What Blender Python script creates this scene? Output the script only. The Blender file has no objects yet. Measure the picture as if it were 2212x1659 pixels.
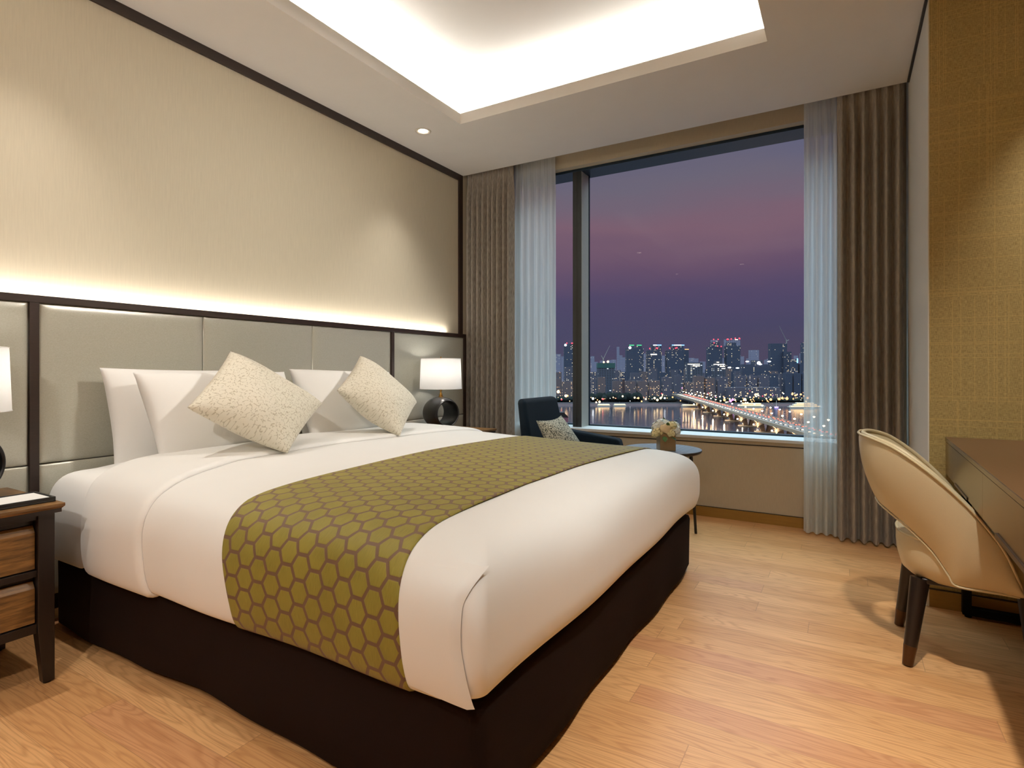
import bpy, math, random
import numpy as np
from math import pi, sin, cos, radians, sqrt
from mathutils import Vector
R = random.Random(7)
sc = bpy.context.scene
COL = sc.collection

# ------------------------------------------------------------------ camera
CX, CH, FPX, YAW = 2.86, 1.05, 1220.0, radians(30.5)
cam = bpy.data.cameras.new('camera'); camo = bpy.data.objects.new('camera', cam); COL.objects.link(camo)
camo.location = (CX, 0, CH); camo.rotation_euler = (pi/2, 0, YAW)
cam.sensor_width = 36; cam.lens = FPX/2212*36; cam.shift_y = -32.5/2212
cam.clip_start = .05; cam.clip_end = 30000
sc.camera = camo
FW = (-sin(YAW), cos(YAW)); RT = (cos(YAW), sin(YAW))
def at(px, d, z=0.0):                                # a compass bearing (as a column of the photo) and a distance -> world point
    u = (px-1106)/FPX
    return Vector((CX+d*(FW[0]+u*RT[0]), d*(FW[1]+u*RT[1]), z))

# ------------------------------------------------------------------ colour management
sc.view_settings.view_transform = 'Standard'; sc.view_settings.look = 'None'
sc.view_settings.gamma = 1; sc.view_settings.use_curve_mapping = False
sc.view_settings.exposure = -0.12
sc.cycles.use_denoising = True
sc.cycles.max_bounces = 10; sc.cycles.diffuse_bounces = 6; sc.cycles.glossy_bounces = 4
sc.cycles.transparent_max_bounces = 16; sc.cycles.sample_clamp_indirect = 4
sc.cycles.caustics_reflective = False; sc.cycles.caustics_refractive = False

def lin(c):
    c = c/255
    return c/12.92 if c <= .04045 else ((c+.055)/1.055)**2.4
def C3(r, g, b): return (lin(r), lin(g), lin(b), 1)

# ------------------------------------------------------------------ world: dusk sky
W = bpy.data.worlds.new('dusk_sky'); sc.world = W; W.use_nodes = True
nt = W.node_tree; N = nt.nodes; L = nt.links; N.clear()
tc = N.new('ShaderNodeTexCoord'); sep = N.new('ShaderNodeSeparateXYZ'); L.new(tc.outputs['Generated'], sep.inputs[0])
mp = N.new('ShaderNodeMapping'); mp.inputs['Scale'].default_value = (2.2, 2.2, 11); L.new(tc.outputs['Generated'], mp.inputs[0])
nz = N.new('ShaderNodeTexNoise'); nz.inputs['Scale'].default_value = 1.3; nz.inputs['Detail'].default_value = 5; L.new(mp.outputs[0], nz.inputs[0])
ma = N.new('ShaderNodeMath'); ma.operation = 'MULTIPLY_ADD'; ma.inputs[1].default_value = .09; ma.inputs[2].default_value = -.045; L.new(nz.outputs[0], ma.inputs[0])
ad = N.new('ShaderNodeMath'); ad.operation = 'ADD'; L.new(sep.outputs[2], ad.inputs[0]); L.new(ma.outputs[0], ad.inputs[1])
cr = N.new('ShaderNodeValToRGB'); L.new(ad.outputs[0], cr.inputs[0])
els = cr.color_ramp.elements
SKYHI = (3.0, 4.2, 4.8, 1)  # unseen upper sky, brightened past dusk to light the sheers and pier wall
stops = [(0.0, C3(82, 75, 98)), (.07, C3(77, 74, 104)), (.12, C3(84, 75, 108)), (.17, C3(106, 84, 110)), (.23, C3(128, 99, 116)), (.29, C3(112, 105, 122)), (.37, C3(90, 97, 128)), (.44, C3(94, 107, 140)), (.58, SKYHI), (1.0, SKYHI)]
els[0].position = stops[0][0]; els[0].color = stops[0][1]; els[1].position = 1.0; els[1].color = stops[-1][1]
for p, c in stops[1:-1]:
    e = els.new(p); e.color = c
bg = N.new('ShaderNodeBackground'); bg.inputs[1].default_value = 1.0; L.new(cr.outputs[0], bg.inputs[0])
wo = N.new('ShaderNodeOutputWorld'); L.new(bg.outputs[0], wo.inputs[0])

# ------------------------------------------------------------------ lights of the room and added fill
WARM = (1.0, .945, .87); COVE = (1.0, .975, .93)
CEIL = 2.72
def area(name, loc, sx, sy, power, color, rot=(0, 0, 0), spread=pi):
    l = bpy.data.lights.new(name, 'AREA'); l.shape = 'RECTANGLE'; l.size = sx; l.size_y = sy; l.energy = power; l.color = color; l.spread = spread
    o = bpy.data.objects.new(name, l); COL.objects.link(o); o.location = loc; o.rotation_euler = rot
    return o
def spot(name, loc, power, color, angle, blend, radius=.03, tgt=None):
    l = bpy.data.lights.new(name, 'SPOT'); l.energy = power; l.color = color; l.spot_size = radians(angle); l.spot_blend = blend; l.shadow_soft_size = radius
    o = bpy.data.objects.new(name, l); COL.objects.link(o); o.location = loc
    if tgt is not None:
        o.rotation_euler = (Vector(tgt)-Vector(loc)).to_track_quat('-Z', 'Y').to_euler()
    return o
TX0, TX1, TY0, TY1 = .60, 2.52, -.30, 3.14          # tray opening in the ceiling
CP = 13.0                                            # cove power per metre
for nm, loc, ln, rot in (('cove_strip', ((TX0+TX1)/2, TY1+.075, CEIL+.068), TX1-TX0+.1, 0), ('cove_strip', ((TX0+TX1)/2, TY0-.075, CEIL+.068), TX1-TX0+.1, 0),
                         ('cove_strip', (TX0-.075, (TY0+TY1)/2, CEIL+.068), TY1-TY0+.1, pi/2), ('cove_strip', (TX1+.075, (TY0+TY1)/2, CEIL+.068), TY1-TY0+.1, pi/2)):
    area(nm, loc, ln, .03, CP*ln, COVE, (pi, 0, rot))
area('headboard_strip', (.026, 2.02, 1.345), .012, 3.5, 8.0, (1.0, .93, .86), (pi, 0, 0))
# x, y, watts, cone, aim point
DOWN = [(.31, .93, 62, 88, (.80, .93, 0)), (.31, 3.10, 62, 88, (.80, 3.10, 0)), (3.02, 1.42, 235, 84, (2.95, 2.15, 0)), (1.45, -.75, 75, 130, (1.45, -.75, 0)), (2.95, -.9, 105, 105, (2.7, -.4, 0)),  # last two are unseen fills added behind the camera
        (.31, -1.2, 80, 98, (.8, -1.2, 0)), (3.70, 2.60, 105, 60, (3.88, 3.12, .9)), (2.79, 2.45, 235, 78, (.1, 1.95, 1.05)), (2.80, -1.55, 215, 84, (0, 1.6, 1.5))]  # all but the desk one are unseen, added as fill and headboard wash
for x, y, p, a, aim in DOWN:
    spot('downlight_and_fill_beam', (x, y, CEIL-.012), p, WARM, a, 1.0, .022 if p < 220 else .05, aim)

# ------------------------------------------------------------------ mesh helpers
class MB:
    def __init__(s): s.v = []; s.f = []; s.uv = None
    def add(s, v, f):
        o = len(s.v); s.v += [tuple(p) for p in v]; s.f += [tuple(i+o for i in q) for q in f]; return s
    def box(s, x0, x1, y0, y1, z0, z1):
        return s.add([(x0, y0, z0), (x1, y0, z0), (x1, y1, z0), (x0, y1, z0), (x0, y0, z1), (x1, y0, z1), (x1, y1, z1), (x0, y1, z1)],
                     [(0, 3, 2, 1), (4, 5, 6, 7), (0, 1, 5, 4), (1, 2, 6, 5), (2, 3, 7, 6), (3, 0, 4, 7)])
    def taper(s, c0, c1, r0, r1, n=20, cap=True):
        c0 = Vector(c0); c1 = Vector(c1); d = (c1-c0).normalized()
        a = d.orthogonal().normalized(); b = d.cross(a)
        v = [c0+r0*(cos(2*pi*i/n)*a+sin(2*pi*i/n)*b) for i in range(n)]+[c1+r1*(cos(2*pi*i/n)*a+sin(2*pi*i/n)*b) for i in range(n)]
        f = [(i, (i+1) % n, (i+1) % n+n, i+n) for i in range(n)]
        if cap: f += [tuple(range(n-1, -1, -1)), tuple(range(n, 2*n))]
        return s.add(v, f)
    def tube(s, pts, r, n=8, closed=False):
        P = [Vector(p) for p in pts]; m = len(P); v = []; prev = None
        for i, p in enumerate(P):
            q0 = P[(i-1) % m] if closed or i > 0 else p; q1 = P[(i+1) % m] if closed or i < m-1 else p
            t = (q1-q0).normalized()
            if prev is None: a = t.orthogonal().normalized()
            else:
                a = prev-t*prev.dot(t); a = a.normalized() if a.length > 1e-6 else t.orthogonal().normalized()
            prev = a; b = t.cross(a)
            v += [p+r*(cos(2*pi*k/n)*a+sin(2*pi*k/n)*b) for k in range(n)]
        f = []
        for i in range(m if closed else m-1):
            j = (i+1) % m
            f += [(i*n+k, i*n+(k+1) % n, j*n+(k+1) % n, j*n+k) for k in range(n)]
        if not closed: f += [tuple(range(n-1, -1, -1)), tuple(range((m-1)*n, m*n))]
        return s.add(v, f)
    def lathe(s, prof, c=(0, 0, 0), n=40, axis='z', cap=False):
        v = []; m = len(prof)
        for i in range(n):
            a = 2*pi*i/n
            for r, h in prof:
                if axis == 'z': v.append((c[0]+r*cos(a), c[1]+r*sin(a), c[2]+h))
                else: v.append((c[0]+h, c[1]+r*cos(a), c[2]+r*sin(a)))
        f = []
        for i in range(n):
            j = (i+1) % n
            for k in range(m-1): f.append((i*m+k, j*m+k, j*m+k+1, i*m+k+1))
        if cap: f += [tuple(i*m for i in range(n-1, -1, -1)), tuple(i*m+m-1 for i in range(n))]
        return s.add(v, f)
    def grid(s, fn, nu, nv, cu=False, cv=False):
        v = [fn(i/(nu if cu else nu-1), j/(nv if cv else nv-1)) for i in range(nu) for j in range(nv)]
        f = []
        for i in range(nu if cu else nu-1):
            for j in range(nv if cv else nv-1):
                a = i*nv+j; b = ((i+1) % nu)*nv+j; c = ((i+1) % nu)*nv+(j+1) % nv; d = i*nv+(j+1) % nv
                f.append((a, b, c, d))
        return s.add(v, f)

def obj(name, mb, mat, parent=None, smooth=False, bevel=0, seg=2, sub=0, solid=0, world=True, auto=False, fix=False):
    v = mb.v
    if parent is not None and world:
        l = parent.location
        v = [(p[0]-l[0], p[1]-l[1], p[2]-l[2]) for p in v]
    me = bpy.data.meshes.new(name); me.from_pydata([tuple(p) for p in v], [], mb.f)
    if fix:
        import bmesh
        bm = bmesh.new(); bm.from_mesh(me); bmesh.ops.recalc_face_normals(bm, faces=bm.faces[:]); bm.to_mesh(me); bm.free()
    if mb.uv:
        ul = me.uv_layers.new(name='UVMap')
        for lp in me.loops: ul.data[lp.index].uv = mb.uv[lp.vertex_index]
    me.update()
    o = bpy.data.objects.new(name, me); COL.objects.link(o)
    if mat: me.materials.append(mat)
    if parent is not None: o.parent = parent
    if smooth or bevel or auto:
        for p in me.polygons: p.use_smooth = True
    if solid:
        m = o.modifiers.new('s', 'SOLIDIFY'); m.thickness = abs(solid); m.offset = -1 if solid > 0 else 1
    if bevel:
        m = o.modifiers.new('b', 'BEVEL'); m.width = bevel; m.segments = seg; m.limit_method = 'ANGLE'; m.angle_limit = radians(35); m.harden_normals = True
    if sub:
        m = o.modifiers.new('u', 'SUBSURF'); m.levels = sub; m.render_levels = sub
    if auto:
        try: me.set_sharp_from_angle(angle=radians(38))
        except Exception: pass
    return o
def box(name, b, mat, parent=None, bevel=0, **k): return obj(name, MB().box(*b), mat, parent, bevel=bevel, **k)
def tag(o, label=None, cat=None, group=None, kind=None):
    if label: o['label'] = label
    if cat: o['category'] = cat
    if group: o['group'] = group
    if kind: o['kind'] = kind
    return o
def thing(name, label, cat, loc=(0, 0, 0), rotz=0, group=None):
    o = bpy.data.objects.new(name, None); COL.objects.link(o); o.location = loc; o.rotation_euler = (0, 0, rotz); o.empty_display_size = .1
    return tag(o, label, cat, group)
def struct(o): return tag(o, kind='structure')
def clone(o, label=None, loc=None, rotz=None, group=None, parent=None):
    c = o.copy(); COL.objects.link(c)
    if parent is not None: c.parent = parent
    if loc is not None: c.location = loc
    if rotz is not None: c.rotation_euler = (0, 0, rotz)
    if label: c['label'] = label
    if group: c['group'] = group
    for ch in list(o.children): clone(ch, parent=c)
    return c
def spl(pts, n):                                     # Catmull-Rom through points
    P = np.array(pts, float); m = len(P)
    out = []
    for k in range(n):
        t = k/(n-1)*(m-1); i = min(int(t), m-2); f = t-i
        p0 = P[max(i-1, 0)]; p1 = P[i]; p2 = P[i+1]; p3 = P[min(i+2, m-1)]
        out.append(.5*((2*p1)+(-p0+p2)*f+(2*p0-5*p1+4*p2-p3)*f*f+(-p0+3*p1-3*p2+p3)*f**3))
    return np.array(out)
def sst(a, b, x):
    t = min(1, max(0, (x-a)/(b-a))); return t*t*(3-2*t)

# ------------------------------------------------------------------ materials
class NT:
    def __init__(s, name):
        s.m = bpy.data.materials.new(name); s.m.use_nodes = True; s.t = s.m.node_tree; s.b = s.t.nodes['Principled BSDF']; s.out = s.t.nodes['Material Output']
    def n(s, ty, **k):
        x = s.t.nodes.new('ShaderNode'+ty)
        for a, b in k.items(): setattr(x, a, b)
        return x
    def l(s, a, b): s.t.links.new(a, b)
    def math(s, op, a, b=None, c=None, clamp=False):
        x = s.n('Math', operation=op, use_clamp=clamp)
        for i, v in enumerate((a, b, c)):
            if v is None: continue
            if isinstance(v, (int, float)): x.inputs[i].default_value = v
            else: s.l(v, x.inputs[i])
        return x.outputs[0]
    def coord(s, which='Object', scale=(1, 1, 1)):
        t = s.n('TexCoord'); m = s.n('Mapping'); m.inputs['Scale'].default_value = scale; s.l(t.outputs[which], m.inputs[0]); return m.outputs[0]
    def noise(s, vec, scale, detail=3, rough=.5):
        x = s.n('TexNoise'); x.inputs['Scale'].default_value = scale; x.inputs['Detail'].default_value = detail; x.inputs['Roughness'].default_value = rough; s.l(vec, x.inputs['Vector']); return x.outputs[0]
    def ramp(s, fac, a, b, p0=0., p1=1.):
        x = s.n('ValToRGB'); e = x.color_ramp.elements; e[0].position = p0; e[0].color = a; e[1].position = p1; e[1].color = b; s.l(fac, x.inputs[0]); return x.outputs[0]
    def mix(s, fac, a, b):
        x = s.n('Mix', data_type='RGBA')
        for i, v in ((0, fac), (6, a), (7, b)):
            if isinstance(v, (int, float, tuple)): x.inputs[i].default_value = v
            else: s.l(v, x.inputs[i])
        return x.outputs[2]
    def base(s, c):
        if isinstance(c, tuple): s.b.inputs['Base Color'].default_value = c
        else: s.l(c, s.b.inputs['Base Color'])
    def bump(s, h, strength=.3, dist=.002):
        x = s.n('Bump'); x.inputs['Strength'].default_value = strength; x.inputs['Distance'].default_value = dist; s.l(h, x.inputs['Height']); s.l(x.outputs[0], s.b.inputs['Normal'])
def dark(c, k): return (c[0]*k, c[1]*k, c[2]*k, 1)
def mat(name, c, rough=.5, metal=0, spec=.5, var=.0, nscale=40, stretch=(1, 1, 1), bump=0, bdist=.002, coat=0, sheen=0, alt=None):
    t = NT(name); t.b.inputs['Roughness'].default_value = rough; t.b.inputs['Metallic'].default_value = metal
    t.b.inputs['Specular IOR Level'].default_value = spec
    t.b.inputs['Coat Weight'].default_value = coat; t.b.inputs['Sheen Weight'].default_value = sheen
    v = t.noise(t.coord('Object', stretch), nscale, 4)
    t.base(t.ramp(v, dark(c, 1-var), alt or dark(c, 1+var), .3, .7))
    if bump: t.bump(v, bump, bdist)
    return t.m
def emis(name, c, st):
    t = NT(name); t.base((0, 0, 0, 1)); t.b.inputs['Emission Color'].default_value = c; t.b.inputs['Emission Strength'].default_value = st
    t.m.cycles.emission_sampling = 'NONE' if st < 60 else 'AUTO'
    return t.m

M = {}
M['ceiling'] = mat('ceiling_paint', (.78, .75, .70, 1), .9, spec=.2, var=.01, nscale=8)
M['paint'] = mat('off_white_paint', (.68, .66, .61, 1), .85, spec=.2, var=.02, nscale=250, bump=.05, bdist=.0005)
M['wallcloth'] = mat('beige_wall_fabric', (.62, .555, .42, 1), .62, spec=.35, var=.035, nscale=160, stretch=(1, 1, .06), bump=.08, bdist=.0006)
M['windowwall'] = mat('taupe_wallpaper', (.52, .45, .33, 1), .7, spec=.3, var=.04, nscale=200, stretch=(1, 1, .1), bump=.05, bdist=.0005)
M['darkwood'] = mat('espresso_wood', C3(44, 30, 24), .38, var=.18, nscale=30, stretch=(1, 1, 8), bump=.05, bdist=.0005)
M['black_wood'] = mat('black_brown_wood', C3(28, 20, 17), .35, var=.2, nscale=25, stretch=(6, 6, 1))
M['aluminium'] = mat('dark_anodised_aluminium', C3(52, 55, 56), .4, metal=.5, var=.03)
M['bluealuminium'] = mat('blue_black_aluminium', C3(24, 42, 56), .35, metal=.3, var=.03)
M['silver'] = mat('silver_anodised_aluminium', C3(176, 174, 164), .45, metal=.3, var=.02)
M['sill'] = mat('white_sill_stone', (.72, .74, .74, 1), .4, var=.01)
M['brasswood'] = mat('ochre_baseboard', C3(150, 112, 48), .45, var=.08, nscale=20, stretch=(.3, 2, 6))
M['linen'] = mat('white_bed_linen', (.86, .85, .82, 1), .75, spec=.25, var=.008, nscale=6, sheen=.2)
M['linen2'] = mat('white_pillow_cotton', (.88, .87, .84, 1), .75, spec=.25, var=.008, nscale=6, sheen=.2)
M['skirt'] = mat('dark_brown_bed_skirt', C3(30, 19, 15), .9, spec=.1, var=.08, nscale=300, bump=.15, bdist=.001)
M['black'] = mat('black_gap_shade_and_parts', (.006, .005, .004, 1), .9, spec=.1)
M['brass'] = mat('polished_brass', C3(214, 160, 84), .22, metal=1, var=.02)
M['bronze'] = mat('dark_bronze', C3(92, 70, 52), .35, metal=.9, var=.05)
M['ceramic'] = mat('black_ceramic', C3(15, 14, 15), .3, var=.1, nscale=6, coat=.1)
M['cream'] = mat('cream_leather', C3(208, 194, 158), .42, var=.02, nscale=400, bump=.06, bdist=.0004, coat=.1)
M['navy'] = mat('navy_wool', C3(13, 25, 35), .9, spec=.12, var=.25, nscale=500, bump=.2, bdist=.001, sheen=.04)
M['paper'] = mat('white_paper', (.82, .81, .78, 1), .8, var=.005)
M['leather'] = mat('black_leather', C3(24, 22, 21), .45, var=.1, nscale=300, bump=.1, bdist=.0005)
M['desktop'] = mat('walnut_brown_desktop', C3(90, 62, 40), .36, var=.05, nscale=8, stretch=(6, .4, 1), coat=.15)
M['vase'] = mat('bronze_mirror_vase', C3(160, 136, 100), .3, metal=.5, var=.03)
M['vase_rim'] = mat('silver_vase_edge', C3(150, 158, 165), .3, metal=.7)
M['leaf'] = mat('green_leaf', C3(62, 96, 50), .5, var=.2, nscale=60)
M['sprig'] = mat('dark_green_sprig', C3(24, 58, 52), .5, var=.2, nscale=60)
M['petal'] = mat('cream_petal', C3(236, 222, 170), .7, var=.06, nscale=40)
M['rose'] = mat('peach_rose_petal', C3(240, 214, 170), .7, var=.05, nscale=40)
M['whitepetal'] = mat('white_petal', C3(240, 240, 232), .7, var=.04, nscale=40)
M['tabletop'] = mat('grey_ribbed_tabletop', C3(120, 128, 135), .35, var=.25, nscale=90, stretch=(1, .02, 1))
M['downtrim'] = mat('downlight_trim', (.62, .58, .5, 1), .6)
M['lens'] = emis('downlight_lens', (1, .86, .66, 1), 22)
M['bulb'] = emis('glowing_lamp_bulb', (1, .94, .88, 1), 62)
M['ledstrip'] = emis('led_strip', (1, .9, .75, 1), 2)

# pearl leather headboard
t = NT('pearl_leatherette'); t.b.inputs['Roughness'].default_value = .27; t.b.inputs['Metallic'].default_value = .2; t.b.inputs['Specular IOR Level'].default_value = .9
v = t.noise(t.coord('Object', (1, .25, 1)), 700, 3); t.base(t.ramp(v, C3(190, 188, 172), C3(202, 200, 186), .35, .65)); t.bump(v, .05, .0005); M['pearl'] = t.m

# steel desk front
t = NT('brushed_bronze_steel'); t.b.inputs['Roughness'].default_value = .26; t.b.inputs['Metallic'].default_value = .95; t.b.inputs['Anisotropic'].default_value = .6
v = t.noise(t.coord('Object', (1, 1, 90)), 30, 3); t.base(t.ramp(v, C3(158, 140, 108), C3(172, 154, 122))); t.bump(v, .04, .0004); M['steel'] = t.m

# walnut
t = NT('walnut_drawer'); t.b.inputs['Roughness'].default_value = .42
vec = t.coord('Object', (1, 1.4, 16)); n1 = t.noise(vec, 5, 6, .6); n2 = t.noise(t.coord('Object', (1, 6, 150)), 6, 3)
f = t.math('ADD', t.math('MULTIPLY', n1, .75), t.math('MULTIPLY', n2, .3))
t.base(t.ramp(f, C3(74, 50, 26), C3(146, 106, 58), .38, .68)); t.bump(n2, .1, .0005); M['walnut'] = t.m

# oak floor: planks along x
t = NT('oak_floor'); t.b.inputs['Roughness'].default_value = .36; t.b.inputs['Specular IOR Level'].default_value = .45
tcn = t.n('TexCoord'); sp = t.n('SeparateXYZ'); t.l(tcn.outputs['Object'], sp.inputs[0])
PWID = .115
r0 = t.math('DIVIDE', sp.outputs[1], PWID); row = t.math('FLOOR', r0)
wn = t.n('TexWhiteNoise', noise_dimensions='1D'); t.l(row, wn.inputs['W'])
xx = t.math('ADD', t.math('DIVIDE', sp.outputs[0], 1.15), t.math('MULTIPLY', wn.outputs[0], 7.31)); pl = t.math('FLOOR', xx)
cb = t.n('CombineXYZ'); t.l(row, cb.inputs[0]); t.l(pl, cb.inputs[1])
wn2 = t.n('TexWhiteNoise', noise_dimensions='3D'); t.l(cb.outputs[0], wn2.inputs[0]); s2 = t.n('SeparateColor'); t.l(wn2.outputs[1], s2.inputs[0])
off = t.math('MULTIPLY', s2.outputs[0], 40)
cv = t.n('CombineXYZ'); t.l(t.math('MULTIPLY', sp.outputs[0], 1.0), cv.inputs[0]); t.l(t.math('ADD', t.math('MULTIPLY', sp.outputs[1], 9), off), cv.inputs[1]); t.l(off, cv.inputs[2])
warp = t.noise(cv.outputs[0], 1.1, 2)
ringv = t.math('MULTIPLY', warp, 60); ring = t.math('SINE', ringv); ring = t.math('POWER', t.math('ABSOLUTE', ring), 5.0)
cv2 = t.n('CombineXYZ'); t.l(t.math('MULTIPLY', sp.outputs[0], 5), cv2.inputs[0]); t.l(t.math('MULTIPLY', sp.outputs[1], 260), cv2.inputs[1]); t.l(off, cv2.inputs[2])
fine = t.noise(cv2.outputs[0], 1.0, 3, .6)
tone = t.mix(s2.outputs[1], C3(216, 162, 106), C3(234, 183, 126))
tone = t.mix(t.math('MULTIPLY', t.math('GREATER_THAN', s2.outputs[2], .90), .55), tone, C3(208, 148, 108))
c1 = t.mix(t.math('MULTIPLY', ring, .34), tone, C3(168, 104, 58))
c2 = t.mix(t.ramp(fine, (0, 0, 0, 1), (.45, .45, .45, 1), .5, .72), c1, C3(160, 98, 52))
fy = t.math('FRACT', r0); ey = t.math('MINIMUM', fy, t.math('SUBTRACT', 1, fy)); ly = t.math('LESS_THAN', ey, .009)
fx = t.math('FRACT', xx); ex = t.math('MINIMUM', fx, t.math('SUBTRACT', 1, fx)); lx = t.math('LESS_THAN', ex, .0012)
ln = t.math('MAXIMUM', ly, lx)
t.base(t.mix(t.math('MULTIPLY', ln, .45), c2, C3(150, 104, 66))); t.bump(t.math('SUBTRACT', 1, ln), .3, .0006); M['floor'] = t.m

# gold linen wallpaper
t = NT('gold_linen_wallpaper'); t.b.inputs['Roughness'].default_value = .55; t.b.inputs['Metallic'].default_value = .0
tcn = t.n('TexCoord'); sp = t.n('SeparateXYZ'); t.l(tcn.outputs['Object'], sp.inputs[0])
def threads(a, b, sc1, seed):
    c = t.n('CombineXYZ'); t.l(t.math('FLOOR', t.math('MULTIPLY', a, sc1)), c.inputs[0]); t.l(t.math('FLOOR', t.math('MULTIPLY', b, 2.2)), c.inputs[1]); c.inputs[2].default_value = seed
    w = t.n('TexWhiteNoise', noise_dimensions='3D'); t.l(c.outputs[0], w.inputs[0]); return w.outputs[0]
tv = t.math('MULTIPLY', t.math('GREATER_THAN', threads(sp.outputs[0], sp.outputs[2], 420, 1.0), .93), 1.)
th = t.math('MULTIPLY', t.math('GREATER_THAN', threads(sp.outputs[2], sp.outputs[0], 420, 5.0), .94), 1.)
fn = t.noise(t.coord('Object', (1, 1, .12)), 500, 2); fn2 = t.noise(t.coord('Object', (.12, 1, 1)), 500, 2)
g = t.math('MULTIPLY', t.math('ADD', fn, fn2), .5)
cc = t.ramp(g, C3(136, 116, 68), C3(172, 151, 98), .4, .6)
t.base(t.mix(t.math('MULTIPLY', t.math('MAXIMUM', tv, th), .38), cc, C3(202, 170, 104))); t.bump(g, .2, .0006); M['gold'] = t.m

# curtain weave
t = NT('taupe_curtain_weave'); t.b.inputs['Roughness'].default_value = .9; t.b.inputs['Specular IOR Level'].default_value = .1; t.b.inputs['Sheen Weight'].default_value = .15
v = t.noise(t.coord('UV', (1, .05, 1)), 420, 3); v2 = t.noise(t.coord('UV', (1, 1, 1)), 300, 2)
t.base(t.ramp(t.math('ADD', t.math('MULTIPLY', v, .7), t.math('MULTIPLY', v2, .3)), C3(122, 114, 106), C3(184, 174, 160), .35, .65)); t.bump(v2, .2, .001); M['drape'] = t.m

# sheer voile
t = NT('white_sheer_voile'); t.t.nodes.remove(t.b)
tr = t.n('BsdfTransparent'); df = t.n('BsdfDiffuse'); tl = t.n('BsdfTranslucent'); m1 = t.n('MixShader'); m2 = t.n('MixShader')
df.inputs[0].default_value = (.80, .84, .84, 1); tl.inputs[0].default_value = (.90, .93, .93, 1)
m1.inputs[0].default_value = .5; t.l(df.outputs[0], m1.inputs[1]); t.l(tl.outputs[0], m1.inputs[2])
v = t.noise(t.coord('UV', (1, .02, 1)), 90, 2); t.l(t.ramp(v, (.72, .72, .72, 1), (.92, .92, .92, 1), .3, .7), m2.inputs[0])
t.l(tr.outputs[0], m2.inputs[1]); t.l(m1.outputs[0], m2.inputs[2]); t.l(m2.outputs[0], t.out.inputs[0]); M['sheer'] = t.m

# glass
t = NT('window_glass'); t.t.nodes.remove(t.b)
tr = t.n('BsdfTransparent'); gl = t.n('BsdfGlossy'); gl.inputs['Roughness'].default_value = 0; m1 = t.n('MixShader'); m1.inputs[0].default_value = .006
t.l(tr.outputs[0], m1.inputs[1]); t.l(gl.outputs[0], m1.inputs[2]); t.l(m1.outputs[0], t.out.inputs[0]); M['glass'] = t.m

# lampshade
t = NT('white_lampshade'); t.t.nodes.remove(t.b)
df = t.n('BsdfDiffuse'); tl = t.n('BsdfTranslucent'); m1 = t.n('MixShader'); m1.inputs[0].default_value = .4
v = t.noise(t.coord('Object', (1, 1, 1)), 500, 2); t.l(t.ramp(v, (.80, .80, .79, 1), (.88, .88, .87, 1)), df.inputs[0]); tl.inputs[0].default_value = (.9, .88, .84, 1)
t.l(df.outputs[0], m1.inputs[1]); t.l(tl.outputs[0], m1.inputs[2]); t.l(m1.outputs[0], t.out.inputs[0]); M['shade'] = t.m

# runner hexagons (UV in metres: u along the bed, v across it)
t = NT('olive_hexagon_runner'); t.b.inputs['Roughness'].default_value = .6; t.b.inputs['Sheen Weight'].default_value = .1
uvn = t.n('TexCoord'); sp = t.n('SeparateXYZ'); t.l(uvn.outputs['UV'], sp.inputs[0])
HH = .0625; SX = HH*sqrt(3)                            # flat-top hexagons: lattice SX x HH and its shifted copy
def hexd(ox, oy):
    ax = t.math('SUBTRACT', t.math('PINGPONG', t.math('ADD', sp.outputs[0], ox+50*SX), SX/2), 0.0)
    ay = t.math('SUBTRACT', t.math('PINGPONG', t.math('ADD', sp.outputs[1], oy+50*HH), HH/2), 0.0)
    # distance metric of a flat-top hexagon centred on the lattice point
    a = ay; b = t.math('ADD', t.math('MULTIPLY', ax, sqrt(3)/2), t.math('MULTIPLY', ay, .5))
    return t.math('MAXIMUM', a, b)
hd = t.math('MINIMUM', hexd(0, 0), hexd(SX/2, HH/2))
inside = t.math('LESS_THAN', hd, HH/2-.0048)
thr = t.noise(t.coord('UV', (1, .04, 1)), 900, 2); pat = t.noise(t.coord('UV', (1, 1, 1)), 9, 2)
ol = t.ramp(t.math('ADD', t.math('MULTIPLY', thr, .6), t.math('MULTIPLY', pat, .4)), C3(122, 110, 30), C3(146, 134, 48), .35, .65)
t.base(t.mix(inside, C3(104, 76, 54), ol))
hm = t.n('MapRange'); hm.inputs[1].default_value = HH/2-.007; hm.inputs[2].default_value = HH/2-.003; hm.inputs[3].default_value = 1; hm.inputs[4].default_value = 0; t.l(hd, hm.inputs[0])
t.bump(hm.outputs[0], .5, .0015); M['runner'] = t.m

# embossed cushion
t = NT('embossed_cream_cushion'); t.b.inputs['Roughness'].default_value = .7; t.b.inputs['Sheen Weight'].default_value = .2
vc = t.coord('UV', (23, 21, 1)); vo = t.n('TexVoronoi', feature='DISTANCE_TO_EDGE'); vo.inputs['Scale'].default_value = 1; vo.inputs['Randomness'].default_value = .75; t.l(vc, vo.inputs[0])
vb = t.n('TexVoronoi', feature='F1', distance='CHEBYCHEV'); vb.inputs['Scale'].default_value = 1.6; vb.inputs['Randomness'].default_value = 1; t.l(vc, vb.inputs[0])
gate = t.math('GREATER_THAN', t.noise(vc, 2.3, 0), .50)
e1 = t.math('MULTIPLY', t.math('LESS_THAN', vo.outputs[0], .055), gate)
e2 = t.math('MULTIPLY', t.math('LESS_THAN', vb.outputs[0], .13), t.math('SUBTRACT', 1, gate))
e = t.math('MAXIMUM', e1, e2)
t.base(t.mix(t.math('MULTIPLY', e, .6), C3(228, 222, 204), C3(168, 156, 126))); t.bump(t.math('SUBTRACT', 1, e), .5, .002); M['cushion'] = t.m
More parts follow.
